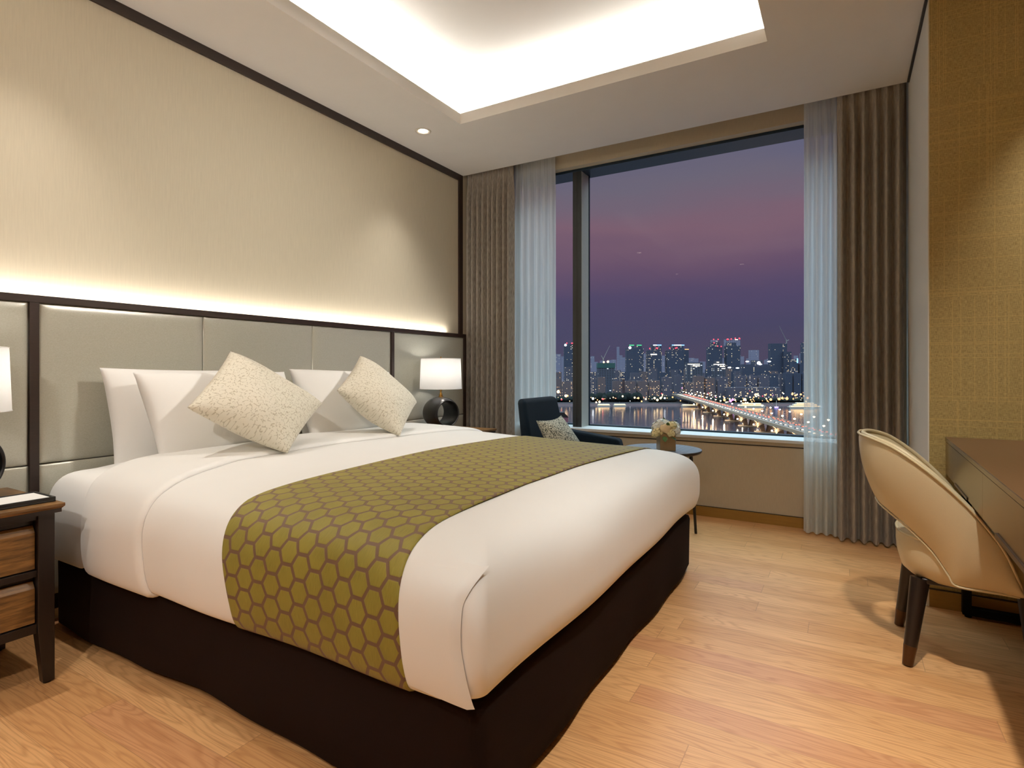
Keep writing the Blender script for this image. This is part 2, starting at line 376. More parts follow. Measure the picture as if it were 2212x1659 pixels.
t = NT('speckled_cushion'); t.b.inputs['Roughness'].default_value = .85
v = t.noise(t.coord('Object', (1, 1, 1)), 130, 2, .8); t.base(t.ramp(v, C3(60, 62, 56), C3(196, 192, 172), .44, .52)); M['speckle'] = t.m

# ------------------------------------------------------------------ room shell
PY, WY, GX, GY = 4.00, 4.18, 3.183, 3.10
RX, BY = 3.86, -2.3
struct(box('floor', (-.1, RX+.1, BY-.1, WY+.3, -.1, 0), M['floor']))
struct(box('wall_headboard', (-.12, 0, BY-.1, WY+.35, 0, 3.1), M['wallcloth']))
struct(box('wall_back', (-.1, RX+.1, BY-.12, BY, 0, 3.0), M['wallcloth']))
struct(box('wall_right', (RX, RX+.12, BY-.1, GY+.2, 0, 3.0), M['gold']))
mb = MB(); mb.box(GX, RX+.1, GY, GY+.02, 0, 3.0); struct(obj('wall_gold', mb, M['gold']))
struct(box('wall_pier', (GX, RX, GY+.001, WY+.4, 0, 3.1), M['paint']))
# thin paint skin on the pier flank and corner bead
struct(box('trim_5', (GX-.004, GX+.0005, GY+.0, GY+.006, 0, CEIL), M['paint']))
# window wall with opening
WX0, WX1, WZ0, WZ1 = .30, 3.03, .576, 2.685
mb = MB()
mb.box(0, GX, WY, WY+.28, 0, WZ0-.02); mb.box(0, GX, WY, WY+.28, WZ1, 3.0); mb.box(0, WX0, WY, WY+.28, WZ0-.02, WZ1); mb.box(WX1, GX, WY, WY+.28, WZ0-.02, WZ1)
struct(obj('wall_window', mb, M['windowwall']))
# ceiling: soffit with tray opening, recess above
mb = MB(); T = CEIL+.02; CHN = .15; RZ = CEIL+.23
mb.box(-.05, TX0-CHN, BY-.05, PY, CEIL, T); mb.box(TX1+CHN, RX+.05, BY-.05, PY, CEIL, T)
mb.box(TX0-CHN, TX1+CHN, TY1+CHN, PY, CEIL, T); mb.box(TX0-CHN, TX1+CHN, BY-.05, TY0-CHN, CEIL, T)
mb.box(TX0-CHN, TX0, TY0-CHN, TY1+CHN, CEIL, T); mb.box(TX1, TX1+CHN, TY0-CHN, TY1+CHN, CEIL, T)
mb.box(TX0, TX1, TY1, TY1+CHN, CEIL, T); mb.box(TX0, TX1, TY0-CHN, TY0, CEIL, T)
LH = CEIL+.072
mb.box(TX0-.02, TX0, TY0-.02, TY1+.02, T, LH); mb.box(TX1, TX1+.02, TY0-.02, TY1+.02, T, LH); mb.box(TX0, TX1, TY1, TY1+.02, T, LH); mb.box(TX0, TX1, TY0-.02, TY0, T, LH)
mb.box(TX0-CHN-.02, TX0-CHN, TY0-CHN, TY1+CHN, T, RZ); mb.box(TX1+CHN, TX1+CHN+.02, TY0-CHN, TY1+CHN, T, RZ)
mb.box(TX0-CHN, TX1+CHN, TY1+CHN, TY1+CHN+.02, T, RZ); mb.box(TX0-CHN, TX1+CHN, TY0-CHN-.02, TY0-CHN, T, RZ)
mb.box(TX0-CHN-.02, TX1+CHN+.02, TY0-CHN-.02, TY1+CHN+.02, RZ, RZ+.03)
mb.box(-.05, GX+.05, PY-.02, PY, T, 3.0); mb.box(-.05, GX+.05, PY-.02, WY+.28, 3.0, 3.03)
struct(obj('ceiling', mb, M['ceiling']))
# dark timber band round the fabric wall panel
struct(box('trim_1', (0, .014, -1.6, 3.994, CEIL-.05, CEIL), M['darkwood']))
struct(box('trim_2', (0, .014, 3.942, 3.994, 1.30, CEIL-.05), M['darkwood']))
struct(box('ceiling_shadow_strip', (GX-.012, GX, GY+.02, PY-.02, CEIL-.012, CEIL), M['black_wood']))  # black strip standing in for the shadow gap below the ceiling
struct(box('sill_shadow_strip', (0.02, GX-.01, WY-.004, WY, WZ0-.052, WZ0-.046), M['black_wood']))  # black strip drawn as the shadow line of the groove under the sill
# baseboards
mb = MB(); mb.box(.02, GX, WY-.012, WY, 0, .068); struct(obj('baseboard_window', mb, M['brasswood']))
struct(box('baseboard_window_shadow_line', (.02, GX, WY-.006, WY, .068, .072), M['black_wood']))
struct(box('baseboard_gold', (GX, RX, GY-.012, GY, 0, .075), M['brasswood']))
struct(box('baseboard_gold_shadow_line', (GX, RX, GY-.006, GY, .075, .080), M['black_wood']))
struct(box('baseboard_pier', (GX-.012, GX, GY-.012, WY-.02, 0, .075), M['paint'], bevel=.002))
# window
win = struct(thing('window_1', None, None, (WX0, WY+.06, WZ0)))
del_keys = [k for k in ('label', 'category') if k in win.keys()]
FY0, FY1 = WY+.065, WY+.27
mb = MB(); mb.box(WX0, WX1, FY0, FY1, WZ1-.022, WZ1-.001); mb.box(WX0, WX1, FY1-.05, FY1, WZ0, WZ0+.012); mb.box(WX0, WX0+.03, FY0, FY1, WZ0, WZ1-.022); mb.box(WX1-.03, WX1, FY0, FY1, WZ0, WZ1-.022)
obj('window_frame', mb, M['bluealuminium'], win, bevel=.002)
mb = MB(); mb.box(.935, 1.013, FY0+.005, FY1-.035, WZ0, WZ1-.022); obj('mullion', mb, M['aluminium'], win, bevel=.002)
mb = MB(); mb.box(.970, .974, FY0+.003, FY0+.006, WZ0, WZ1-.022); obj('mullion_groove', mb, M['black_wood'], win)
mb = MB(); mb.box(1.0132, 1.019, FY1-.05, FY1-.035, WZ0, WZ1-.022); obj('glazing_gasket', mb, M['bluealuminium'], win)
for a, b in ((WX0+.03, .94), (1.01, WX1-.03)):
    obj('glass_pane', MB().box(a, b, FY1-.03, FY1-.024, WZ0, WZ1-.02), M['glass'], win)
obj('silver_mullion_face', MB().box(1.013, 1.0145, FY0+.006, FY1-.055, WZ0, WZ1-.024), M['silver'], win)
obj('window_sill', MB().box(WX0-.02, WX1+.02, WY-.018, FY1, WZ0-.022, WZ0+.0), M['sill'], win, bevel=.003)

# downlight fixtures, those of the room and the added fills
dl0 = None
dl_labels = {(.31, 3.10): 'round recessed ceiling downlight glowing near the far corner of the room'}
for i, (x, y, p, a, aim) in enumerate(DOWN):
    lab = ['round ceiling downlight over the near bedside table', 'round recessed ceiling downlight glowing near the far left corner of the room', 'round ceiling downlight over the cream desk chair', 'round unseen fill light added behind the near side of the bed', 'round unseen fill light added in the aisle behind the camera position', 'round unseen fill light added by the headboard wall behind the near table', 'round ceiling downlight over the desk beside the gold wallpaper', 'round unseen fill light added over the far foot corner of the bed', 'round unseen fill light added by the back wall behind the camera position'][i]
    if dl0 is None:
        d = thing('downlight', lab, 'downlight', (x, y, CEIL), 0, 'recessed ceiling downlights')
        mb = MB().lathe([(.036, .002), (.037, -.002), (.052, -.004), (.056, -.003), (.057, .0)], n=40); obj('trim_ring', mb, M['downtrim'], d, smooth=True, world=False)
        mb = MB().lathe([(0.0001, -.0045), (.025, -.004), (.031, -.001), (.036, .001)], n=32); obj('lens', mb, M['lens'], d, smooth=True, world=False)
        dl0 = d
    else: clone(dl0, lab, (x, y, CEIL))

# ------------------------------------------------------------------ headboard
hb = thing('headboard', 'wide wall-mounted headboard of padded pearl-grey panels in a dark timber frame with glow above', 'headboard', (0.0, 2.02, 0))
HX = .05
def pad(y0, y1, z0, z1, d=.007, x0=.02):
    mb = MB()
    def fn(u, v):
        y = y0+(y1-y0)*u; z = z0+(z1-z0)*v
        e = min(y-y0, y1-y, z-z0, z1-z); k = min(1, e/.045); x = HX-d+d*sqrt(max(0, 1-(1-k)**2))
        return (x-.002, y, z)
    def ease(a): return a
    us = sorted(set([0, .004, .01, .02, .035, .05, .07]+[i/30 for i in range(2, 29)]+[1-q for q in (0, .004, .01, .02, .035, .05, .07)]))
    n = len(us); v = [fn(a, b) for a in us for b in us]; f = [(i*n+j, (i+1)*n+j, (i+1)*n+j+1, i*n+j+1) for i in range(n-1) for j in range(n-1)]
    mb.add(v, f)
    # edges back to wall
    mb.box(x0, HX-d-.001, y0, y1, z0, z1)
    return mb
ZS, ZT = .663, 1.318
secs = [(.09, .966, 1), (.998, 1.678, 0), (1.681, 2.364, 0), (2.367, 3.059, 0), (3.088, 3.960, 1)]
for a, b, s in secs:
    obj('side_panel' if s else 'padded_panel', pad(a+.001, b-.001, ZS+.002, ZT), M['pearl'], hb, smooth=True)
    obj('lower_panel', pad(a+.001, b-.001, .12, ZS-.002), M['pearl'], hb, smooth=True)
obj('top_rail', MB().box(.034, HX+.006, .06, 3.985, ZT, 1.3475), M['darkwood'], hb, bevel=.0015)
obj('back_board', MB().box(.0, .0195, .06, 3.985, .05, 1.335), M['darkwood'], hb)
for a, b in ((.06, .09), (.966, .998), (3.059, 3.088), (3.960, 3.985)):
    obj('upright', MB().box(.02, HX+.005, a, b, .05, ZT), M['darkwood'], hb, bevel=.0015)
obj('led_strip', MB().box(.020, .032, .3, 3.78, 1.335, 1.339), M['ledstrip'], hb)

# ------------------------------------------------------------------ bed
DY0, DY1, DX1 = .99, 3.07, 2.205                     # outer faces of the duvet
PROF = spl([(.075, .315), (.040, .300), (.014, .315), (.002, .37), (0, .44), (.004, .505), (.020, .558), (.052, .598), (.105, .625), (.18, .640), (.30, .647), (.45, .650)], 44)
def crown(x, y, z, amp=.018):
    k = sst(.45, .62, z); yy = (y-(DY0+DY1)/2)/((DY1-DY0)/2)
    return k*(.030*(1-sst(.3, 1.6, x))+amp*max(0, 1-yy*yy)*sst(DX1, DX1-.9, x) + .0035*sin(3.1*x+1.7*y)+.0025*sin(5.3*y-2.2*x))
def side_wobble(x, y, z):
    k = 1-sst(.5, .62, z)
    return k*(.006*sin(4.1*x+2.2*z)+.004*sin(9.3*x-5*z+1.1)), k*(.006*sin(3.7*y+3*z)+.004*sin(8.1*y+1.3))
def rings(x0, x1, y0, y1, prof, n=420, rc=.05, cen=14, shift=0.0):
    """closed rounded block made of rings; returns vertex list and faces"""
    cx, cy = (x0+x1)/2, (y0+y1)/2; hx, hy = (x1-x0)/2, (y1-y0)/2
    per = [];
    # perimeter parameter on the unit rounded rectangle
    def rr(i, k):
        a, b = hx-i, hy-i; r = max(.004, min(rc+i*.35, a-.001, b-.001))
        L1, L2, La = 2*(a-r), 2*(b-r), pi/2*r
        # fixed fractions so that columns stay aligned from ring to ring
        q = k/n*4; s = int(q) % 4; f = q-int(q); ca = .16
        def corner(c0x, c0y, a0, t): return (c0x+r*cos(a0+t*pi/2), c0y+r*sin(a0+t*pi/2))
        if s == 0:   # foot side, going +y
            if f < ca/2: return corner(a-r, -(b-r), -pi/4, f/(ca/2)*.5)
            if f > 1-ca/2: return corner(a-r, b-r, 0, (f-(1-ca/2))/(ca/2)*.5)
            return (a, -(b-r)+(f-ca/2)/(1-ca)*L2)
        if s == 1:
            if f < ca/2: return corner(a-r, b-r, pi/4, f/(ca/2)*.5)
            if f > 1-ca/2: return corner(-(a-r), b-r, pi/2, (f-(1-ca/2))/(ca/2)*.5)
            return ((a-r)-(f-ca/2)/(1-ca)*L1, b)
        if s == 2:
            if f < ca/2: return corner(-(a-r), b-r, 3*pi/4, f/(ca/2)*.5)
            if f > 1-ca/2: return corner(-(a-r), -(b-r), pi, (f-(1-ca/2))/(ca/2)*.5)
            return (-a, (b-r)-(f-ca/2)/(1-ca)*L2)
        if f < ca/2: return corner(-(a-r), -(b-r), 5*pi/4, f/(ca/2)*.5)
        if f > 1-ca/2: return corner(a-r, -(b-r), 3*pi/2, (f-(1-ca/2))/(ca/2)*.5)
        return (-(a-r)+(f-ca/2)/(1-ca)*L1, -b)
    R_ = list(prof); i_end, z_end = R_[-1]
    lim = min(hx, hy)-.012
    for k in range(1, cen+1): R_.append((i_end+(lim-i_end)*k/cen, z_end))
    v = []
    for i, z in R_:
        for k in range(n):
            p = rr(i, k); v.append([cx+p[0], cy+p[1], z+shift])
    m = len(R_); f = [(a*n+k, a*n+(k+1) % n, (a+1)*n+(k+1) % n, (a+1)*n+k) for a in range(m-1) for k in range(n)]
    mir = lambda k: (n//4-k) % n
    for k in range(n//8, n//8+n//2): f.append(((m-1)*n+k, (m-1)*n+k+1, (m-1)*n+mir(k+1), (m-1)*n+mir(k)))
    return v, f, m, n
# box spring base with skirt
bed = thing('bed', 'king-size bed base with a dark brown skirt, under the white mattress and duvet', 'bed', (1.1, 2.03, 0))
BX0, BX1, BY0, BY1 = .09, 2.168, 1.033, 3.035
pr = [(.03, .028), (.004, .024), (0.0, .03), (0, .12), (.002, .2), (.002, .27), (.006, .286), (.02, .293), (.05, .295)]
v, f, m, n = rings(BX0, BX1, BY0, BY1, pr, n=240, rc=.035, cen=2)
vv = []
for p in v:
    x, y, z = p
    k = sst(.27, .06, z)
    if y < BY0+.06: y += k*(.006*sin(6.1*x+.6)+.005*sin(13*x))-.006*k*sst(1.2, .3, x)
    if x > BX1-.06: x += k*(.006*sin(5.1*y+1)+.004*sin(14*y))
    z2 = z+(.006*sin(4.7*x+3.1*y) if z < .05 else 0)
    vv.append((x, y, z2))
obj('skirt', MB().add(vv, f), M['skirt'], bed, smooth=True)
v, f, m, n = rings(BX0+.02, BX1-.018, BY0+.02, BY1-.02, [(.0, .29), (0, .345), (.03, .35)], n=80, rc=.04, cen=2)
obj('gap_shadow_block', MB().add(v, f), M['black'], bed)  # black block standing in for the shadow between duvet and base
for x, y in ((BX1-.12, BY0+.1), (BX1-.045, BY1-.09), (.3, BY0+.1), (.3, BY1-.1)):
    obj('foot', MB().lathe([(.028, 0), (.03, .004), (.03, .02), (.026, .034)], (x, y, 0), 24, cap=True), M['black_wood'], bed, smooth=True)

# mattress in fitted sheet
pm = [(a+.030, z if z > .36 else .352) for a, z in PROF]
pm = spl([(.05, .352), (.03, .352), (.022, .38), (.018, .44), (.020, .50), (.034, .552), (.066, .590), (.12, .612), (.2, .624), (.45, .632)], 36)
v, f, m, n = rings(.085, DX1-.03, DY0, DY1, pm, n=360, rc=.06)
vv = []
for x, y, z in v:
    k = sst(.52, .40, x); zz = z+crown(x, y, z)
    if z < .40: zz -= k*.045*sst(.40, .352, z)
    near = sst(DY0+.16, DY0+.05, y)+sst(DY1-.16, DY1-.05, y)
    if z > .45: zz += .016*k*near
    y += k*(-.024 if y < 2 else .024)*min(1, near+(1 if z < .5 else 0))
    vv.append((x, y, zz))
mt = obj('mattress', MB().add(vv, f), M['linen'], None, smooth=True)
tag(mt, 'white sheeted mattress showing beside the headboard at the pillow end', 'mattress')

# duvet: draped shell, tucked under, with a folded corner
CUT = .43
v, f, m, n = rings(-.8, DX1, DY0, DY1, PROF, n=640, rc=.035, cen=30)
vv = []
for x, y, z in v:
    wx, wy = side_wobble(x, y, z)
    dxf, dyn = DX1-x, y-DY0
    zz = z+crown(x, y, z)
    if dyn < .12: y += wx
    if DY1-y < .12: y -= wx
    if dxf < .12:
        x += wy; zz += .022*(1-sst(.33, .42, z))
    d2 = sqrt((x-(DX1-.035))**2+(y-(DY0+.025))**2+(zz-.605)**2)   # little pinch above the corner fold
    if d2 < .06:
        q = (1-d2/.06)**2; x += .006*q; y -= .010*q; zz += .010*q
    vv.append((x, y, zz))
ff = [q for q in f if all(vv[i][0] > CUT for i in q)]
used = sorted({i for q in ff for i in q}); mp_ = {a: b for b, a in enumerate(used)}
duv = thing('duvet', 'white duvet tucked round the bed with its top edge folded down', 'duvet', (1.3, 2.03, .3))
obj('cover', MB().add([vv[i] for i in used], [tuple(mp_[i] for i in q) for q in ff]), M['linen'], duv, smooth=True)

# strips that lie on the duvet
def profile_line():
    """polyline across the bed: (y, z, arc, ny, nz) from the near tuck over the top to the far tuck"""
    P = [(DY0+a, z) for a, z in PROF]
    mid = [(DY0+.45+(DY1-DY0-.9)*k/40, PROF[-1][1]) for k in range(1, 40)]
    P = P+mid+[(DY1-a, z) for a, z in PROF[::-1]]
    return P
PL = profile_line()
def strip(xa, xb, off, nx=26, q0=0, q1=None, thick=0.0, edge=.012):
    pts = PL[q0:q1]; v = []; uv = []; arc = 0; m = len(pts)
    nrm = []
    for j in range(m):
        a = pts[max(j-1, 0)]; b = pts[min(j+1, m-1)]; t_ = Vector((b[0]-a[0], b[1]-a[1])); t_.normalize(); nrm.append((-t_[1], t_[0]))
    prev = None; arcs = []
    for j, p in enumerate(pts):
        if j: arc += sqrt((p[0]-pts[j-1][0])**2+(p[1]-pts[j-1][1])**2)
        arcs.append(arc)
    tot = arc
    for j, p in enumerate(pts):
        s = arcs[j]/tot; A = xa(s, p); B = xb(s, p)
        for i in range(nx):
            u = .5-.5*cos(pi*i/(nx-1)); x = A+(B-A)*u
            y, z = p; wx, wy = side_wobble(x, y, z); zc = z+crown(x, y, z)
            if y-DY0 < .12: y += wx
            if DY1-y < .12: y -= wx
            e = min(x-A, B-x); tt = min(1, max(0, e/edge)); o = off*sqrt(max(0, 1-(1-tt)**2))+.0008
            v.append((x, y+nrm[j][0]*o, zc+nrm[j][1]*o)); uv.append((x, arcs[j]))
    f = [(j*nx+i, j*nx+i+1, (j+1)*nx+i+1, (j+1)*nx+i) for j in range(m-1) for i in range(nx-1)]
    mb = MB(); mb.add(v, f); mb.uv = uv
    return mb
_arc = [0.0]
for _a, _b in zip(PL, PL[1:]): _arc.append(_arc[-1]+sqrt((_a[0]-_b[0])**2+(_a[1]-_b[1])**2))
_mid = _arc[-1]/2
_key = {p: (DY0+DY1)/2+(q-_mid) for p, q in zip(PL, _arc)}   # unrolled coordinate: equals y on the flat top
def ipl(pts):
    def g(s, p):
        y = _key[p]
        for (a, b), (c, d) in zip(pts, pts[1:]):
            if y <= c: return b+(d-b)*max(0, min(1, (y-a)/(c-a)))
        return pts[-1][1]
    return g
mb = strip(ipl([(.65, .45), (.95, .44), (1.2, .39), (2, .38), (3.0, .39), (3.5, .44)]), ipl([(.60, .90), (.9, .86), (1.08, .85), (1.4, .745), (1.9, .755), (2.4, .79), (2.9, .86), (3.2, .95), (3.5, .97)]), .016, nx=60, edge=.028)
obj('folded_top_edge', mb, M['linen'], duv, smooth=True)
mb = strip(ipl([(.60, 1.365), (.80, 1.335), (.95, 1.29), (1.10, 1.245), (1.3, 1.235), (2.0, 1.24), (3.0, 1.25), (3.5, 1.26)]), ipl([(.60, 2.005), (.8, 1.985), (1.0, 1.965), (1.2, 1.945), (1.7, 1.915), (2.1, 1.925), (3.05, 1.985), (3.5, 2.0)]), .005, nx=48, q0=3, q1=-3, edge=.008)
rn = obj('bed_runner', mb, M['runner'], None, smooth=True)
tag(rn, 'olive green bed runner with a brown honeycomb pattern across the foot of the bed', 'bed runner')

# side flap of the corner fold: overlaps the foot flap on the near side
v = []; nI, nJ = 26, 30
for j in range(nJ):
    z = .322+(.605-.322)*j/(nJ-1); ii = np.interp(z, [q[1] for q in PROF[4:]], [q[0] for q in PROF[4:]])
    xe = float(np.interp(z, [.31, .36, .45, .54, .605], [DX1-.024, DX1-.034, DX1-.052, DX1-.054, DX1-.030]))
    for i in range(nI):
        u = i/(nI-1); x = xe-.34+.34*u; y = DY0+ii; wx, wy = side_wobble(x, y, z); y += wx
        top = sst(.605, .56, z); o_ = -.004+.015*sst(.25, .97, u)*top+.002
        if i == nI-1: o_ -= .010
        v.append((x, y-o_, z+crown(x, y, z)))
obj('corner_fold', MB().add(v, [(j*nI+i, j*nI+i+1, (j+1)*nI+i+1, (j+1)*nI+i) for j in range(nJ-1) for i in range(nI-1)]), M['linen'], duv, smooth=True)

# pillows and cushions
def pillow_mesh(c, T, pinch=.06, n=44, pw=.5, sag=0.0, seam=True):
    c = [Vector(q) for q in c]                        # corners: top-left, top-right, bottom-right, bottom-left
    nrm = (c[1]-c[3]).cross(c[0]-c[2]).normalized()
    v = []; uv = []; f = []
    for side in (1, -1):
        o = len(v)
        for i in range(n):
            for j in range(n):
                a = -cos(pi*i/(n-1)); b = -cos(pi*j/(n-1)); a = .5*a+.5*(2*i/(n-1)-1); b = .5*b+.5*(2*j/(n-1)-1)
                a2 = a*(1-pinch*(1-b*b)*abs(a)**1.5) if False else a*(1-pinch*(1-b*b)); b2 = b*(1-pinch*(1-a*a))
                u, w = (a2+1)/2, (b2+1)/2
                p = (c[0]*(1-u)+c[1]*u)*(1-w)+(c[3]*(1-u)+c[2]*u)*w
                th = T/2*((1-a*a)*(1-b*b))**pw
                th *= 1+.10*sin(3*a+1)*sin(2.5*b)
                p = p+nrm*side*th; p.z -= sag*(1-a*a)*(1-b)
                v.append(p); uv.append(((a+1)/2, (b+1)/2))
        for i in range(n-1):
            for j in range(n-1):
                q = (o+i*n+j, o+(i+1)*n+j, o+(i+1)*n+j+1, o+i*n+j+1); f.append(q if side > 0 else q[::-1])
    mb = MB(); mb.add(v, f); mb.uv = uv
    return mb
def merge(o, d=.0006):
    import bmesh
    bm = bmesh.new(); bm.from_mesh(o.data); bmesh.ops.remove_doubles(bm, verts=bm.verts[:], dist=d); bmesh.ops.recalc_face_normals(bm, faces=bm.faces[:]); bm.to_mesh(o.data); bm.free()
    return o
PW = [('back_near', [(.14, 1.175, 1.055), (.16, 1.93, 1.045), (.25, 1.92, .615), (.23, 1.190, .632)], 'white pillow against the headboard at the near end, furthest left of the pillows'),
      ('front_near', [(.285, 1.235, 1.035), (.29, 1.975, 1.035), (.43, 1.96, .650), (.425, 1.275, .650)], 'white pillow leaning behind the near patterned cushion, in front of another pillow'),
      ('back_far', [(.14, 2.14, 1.045), (.14, 2.86, 1.03), (.23, 2.86, .62), (.23, 2.15, .62)], 'white pillow mostly hidden against the headboard at the window side'),
      ('front_far', [(.27, 2.02, 1.05), (.285, 2.78, 1.03), (.43, 2.77, .645), (.42, 2.05, .650)], 'white pillow standing behind the patterned cushion nearer the window')]
for nm, c, lab in PW:
    o = obj('pillow', pillow_mesh(c, .17 if 'back' in nm else .19, .035, pw=.42), M['linen2'], None, smooth=True); merge(o)
    tag(o, lab, 'pillow', 'white bed pillows')
def cushion(c, T, lab):
    o = obj('cushion', pillow_mesh(c, T, .045, pw=.45), M['cushion'], None, smooth=True); merge(o); tag(o, lab, 'cushion', 'patterned throw cushions'); return o
cushion([(.45, 1.565, 1.130), (.665, 1.905, .88), (.80, 1.600, .688), (.615, 1.275, .897)], .21, 'larger-looking patterned cream cushion at the near side of the bed, tilted on its corner')
cushion([(.45, 2.363, 1.125), (.665, 2.61, .850), (.80, 2.310, .688), (.595, 2.058, .94)], .21, 'patterned cream cushion nearer the window, tilted on its corner before a pillow')

# ------------------------------------------------------------------ curtains
def drape(name, x0, x1, y, z1, z0, nf, amp, mat_, lab, seed=1, top=.10, flare=1.25, hem=True, dy=0.0):
    rr = random.Random(seed); ph = [rr.uniform(-.5, .5) for _ in range(nf+2)]; am = [rr.uniform(.75, 1.15) for _ in range(nf+2)]
    nu, nv = nf*16+1, 60; v = []; uv = []
    for i in range(nu):
        u = i/(nu-1); k = u*nf; c = int(min(k, nf-1)); fr = k-c
        for j in range(nv):
            w = (j/(nv-1))**1.6 if j < nv-1 else 1; z = z1+(z0-z1)*w; dz = z1-z
            g = sst(0, .30, dz); low = sst(1.2, 2.7, dz)
            A = amp*am[c]*(.40+.60*g)*(1+(flare-1)*low)
            s = cos(2*pi*fr)
            sh = (1-g)*(abs(s)**2.2*(1 if s > 0 else -1))+g*(abs(s)**.75*(1 if s > 0 else -1))
            pz = (1-sst(.0, .05, abs(dz-top*.6)))*.0
            xx = x0+(x1-x0)*u+.30*(x1-x0)/nf*ph[c]*sin(pi*fr)**2*g*.5
            pin = math.exp(-((dz-.075)/.028)**2)*.35
            yy = y+dy*low+A*(sh*(1-pin))-.0
            v.append((xx, yy, z)); uv.append((u*(x1-x0)*2.2, w*(z1-z0)))
    f = [(i*nv+j, (i+1)*nv+j, (i+1)*nv+j+1, i*nv+j+1) for i in range(nu-1) for j in range(nv-1)]
    mb = MB(); mb.add(v, f); mb.uv = uv
    cx = (x0+x1)/2; th = thing(name, lab, 'curtain', (cx, y, 0))
    obj('panel', mb, mat_, th, smooth=True)
    if hem:
        def hf(u, w):
            i = int(round(u*(nu-1))); p = v[i*nv+nv-1]; q = v[i*nv+nv-4]
            zt = z0+.085
            return (p[0], p[1]-.0025, z0+.0+(zt-z0)*w)
        hm = MB(); vs = []; uvs = []
        for i in range(nu):
            for w in range(5):
                zt = z0+.085*w/4; p = v[i*nv+nv-1]
                # follow the panel at this height
                jj = min(range(nv), key=lambda j: abs(v[i*nv+j][2]-zt)); q = v[i*nv+jj]
                vs.append((q[0], q[1]-.0018, zt)); uvs.append((uv[i*nv][0], zt))
        hm.add(vs, [(i*5+w, (i+1)*5+w, (i+1)*5+w+1, i*5+w+1) for i in range(nu-1) for w in range(4)]); hm.uv = uvs
        obj('hem', hm, mat_, th, smooth=True)
    # gathered heading tape
    hd = MB(); vs = []
    for i in range(nu):
        p = v[i*nv]; vs += [(p[0], p[1], z1+.05), (p[0], p[1], z1)]
    hd.add(vs, [(2*i, 2*i+2, 2*i+3, 2*i+1) for i in range(nu-1)]); hd.uv = [(uv[i*nv][0], k*.05) for i in range(nu) for k in (0, 1)]
    obj('heading', hd, mat_, th, smooth=True)
    return th
drape('curtain', .012, .478, 4.052, CEIL+.035, .012, 9, .036, M['drape'], 'taupe pleated curtain hanging at the left of the window beside the headboard', 3, dy=-.01)
drape('sheer_curtain', .440, .832, 4.130, CEIL+.04, .012, 6, .020, M['sheer'], 'white sheer curtain gathered at the left of the window behind the dark armchair', 5)
drape('curtain', 2.818, 3.165, 4.045, CEIL+.035, .012, 6, .038, M['drape'], 'taupe pleated curtain hanging at the right of the window behind the cream chair', 8, dy=-.05)
drape('sheer_curtain', 2.633, 2.835, 4.09, CEIL+.04, .012, 4, .022, M['sheer'], 'white sheer curtain gathered at the right of the window', 11, dy=-.04)
struct(box('trim_6', (.02, GX-.02, 4.03, 4.06, CEIL+.09, CEIL+.105), M['aluminium']))

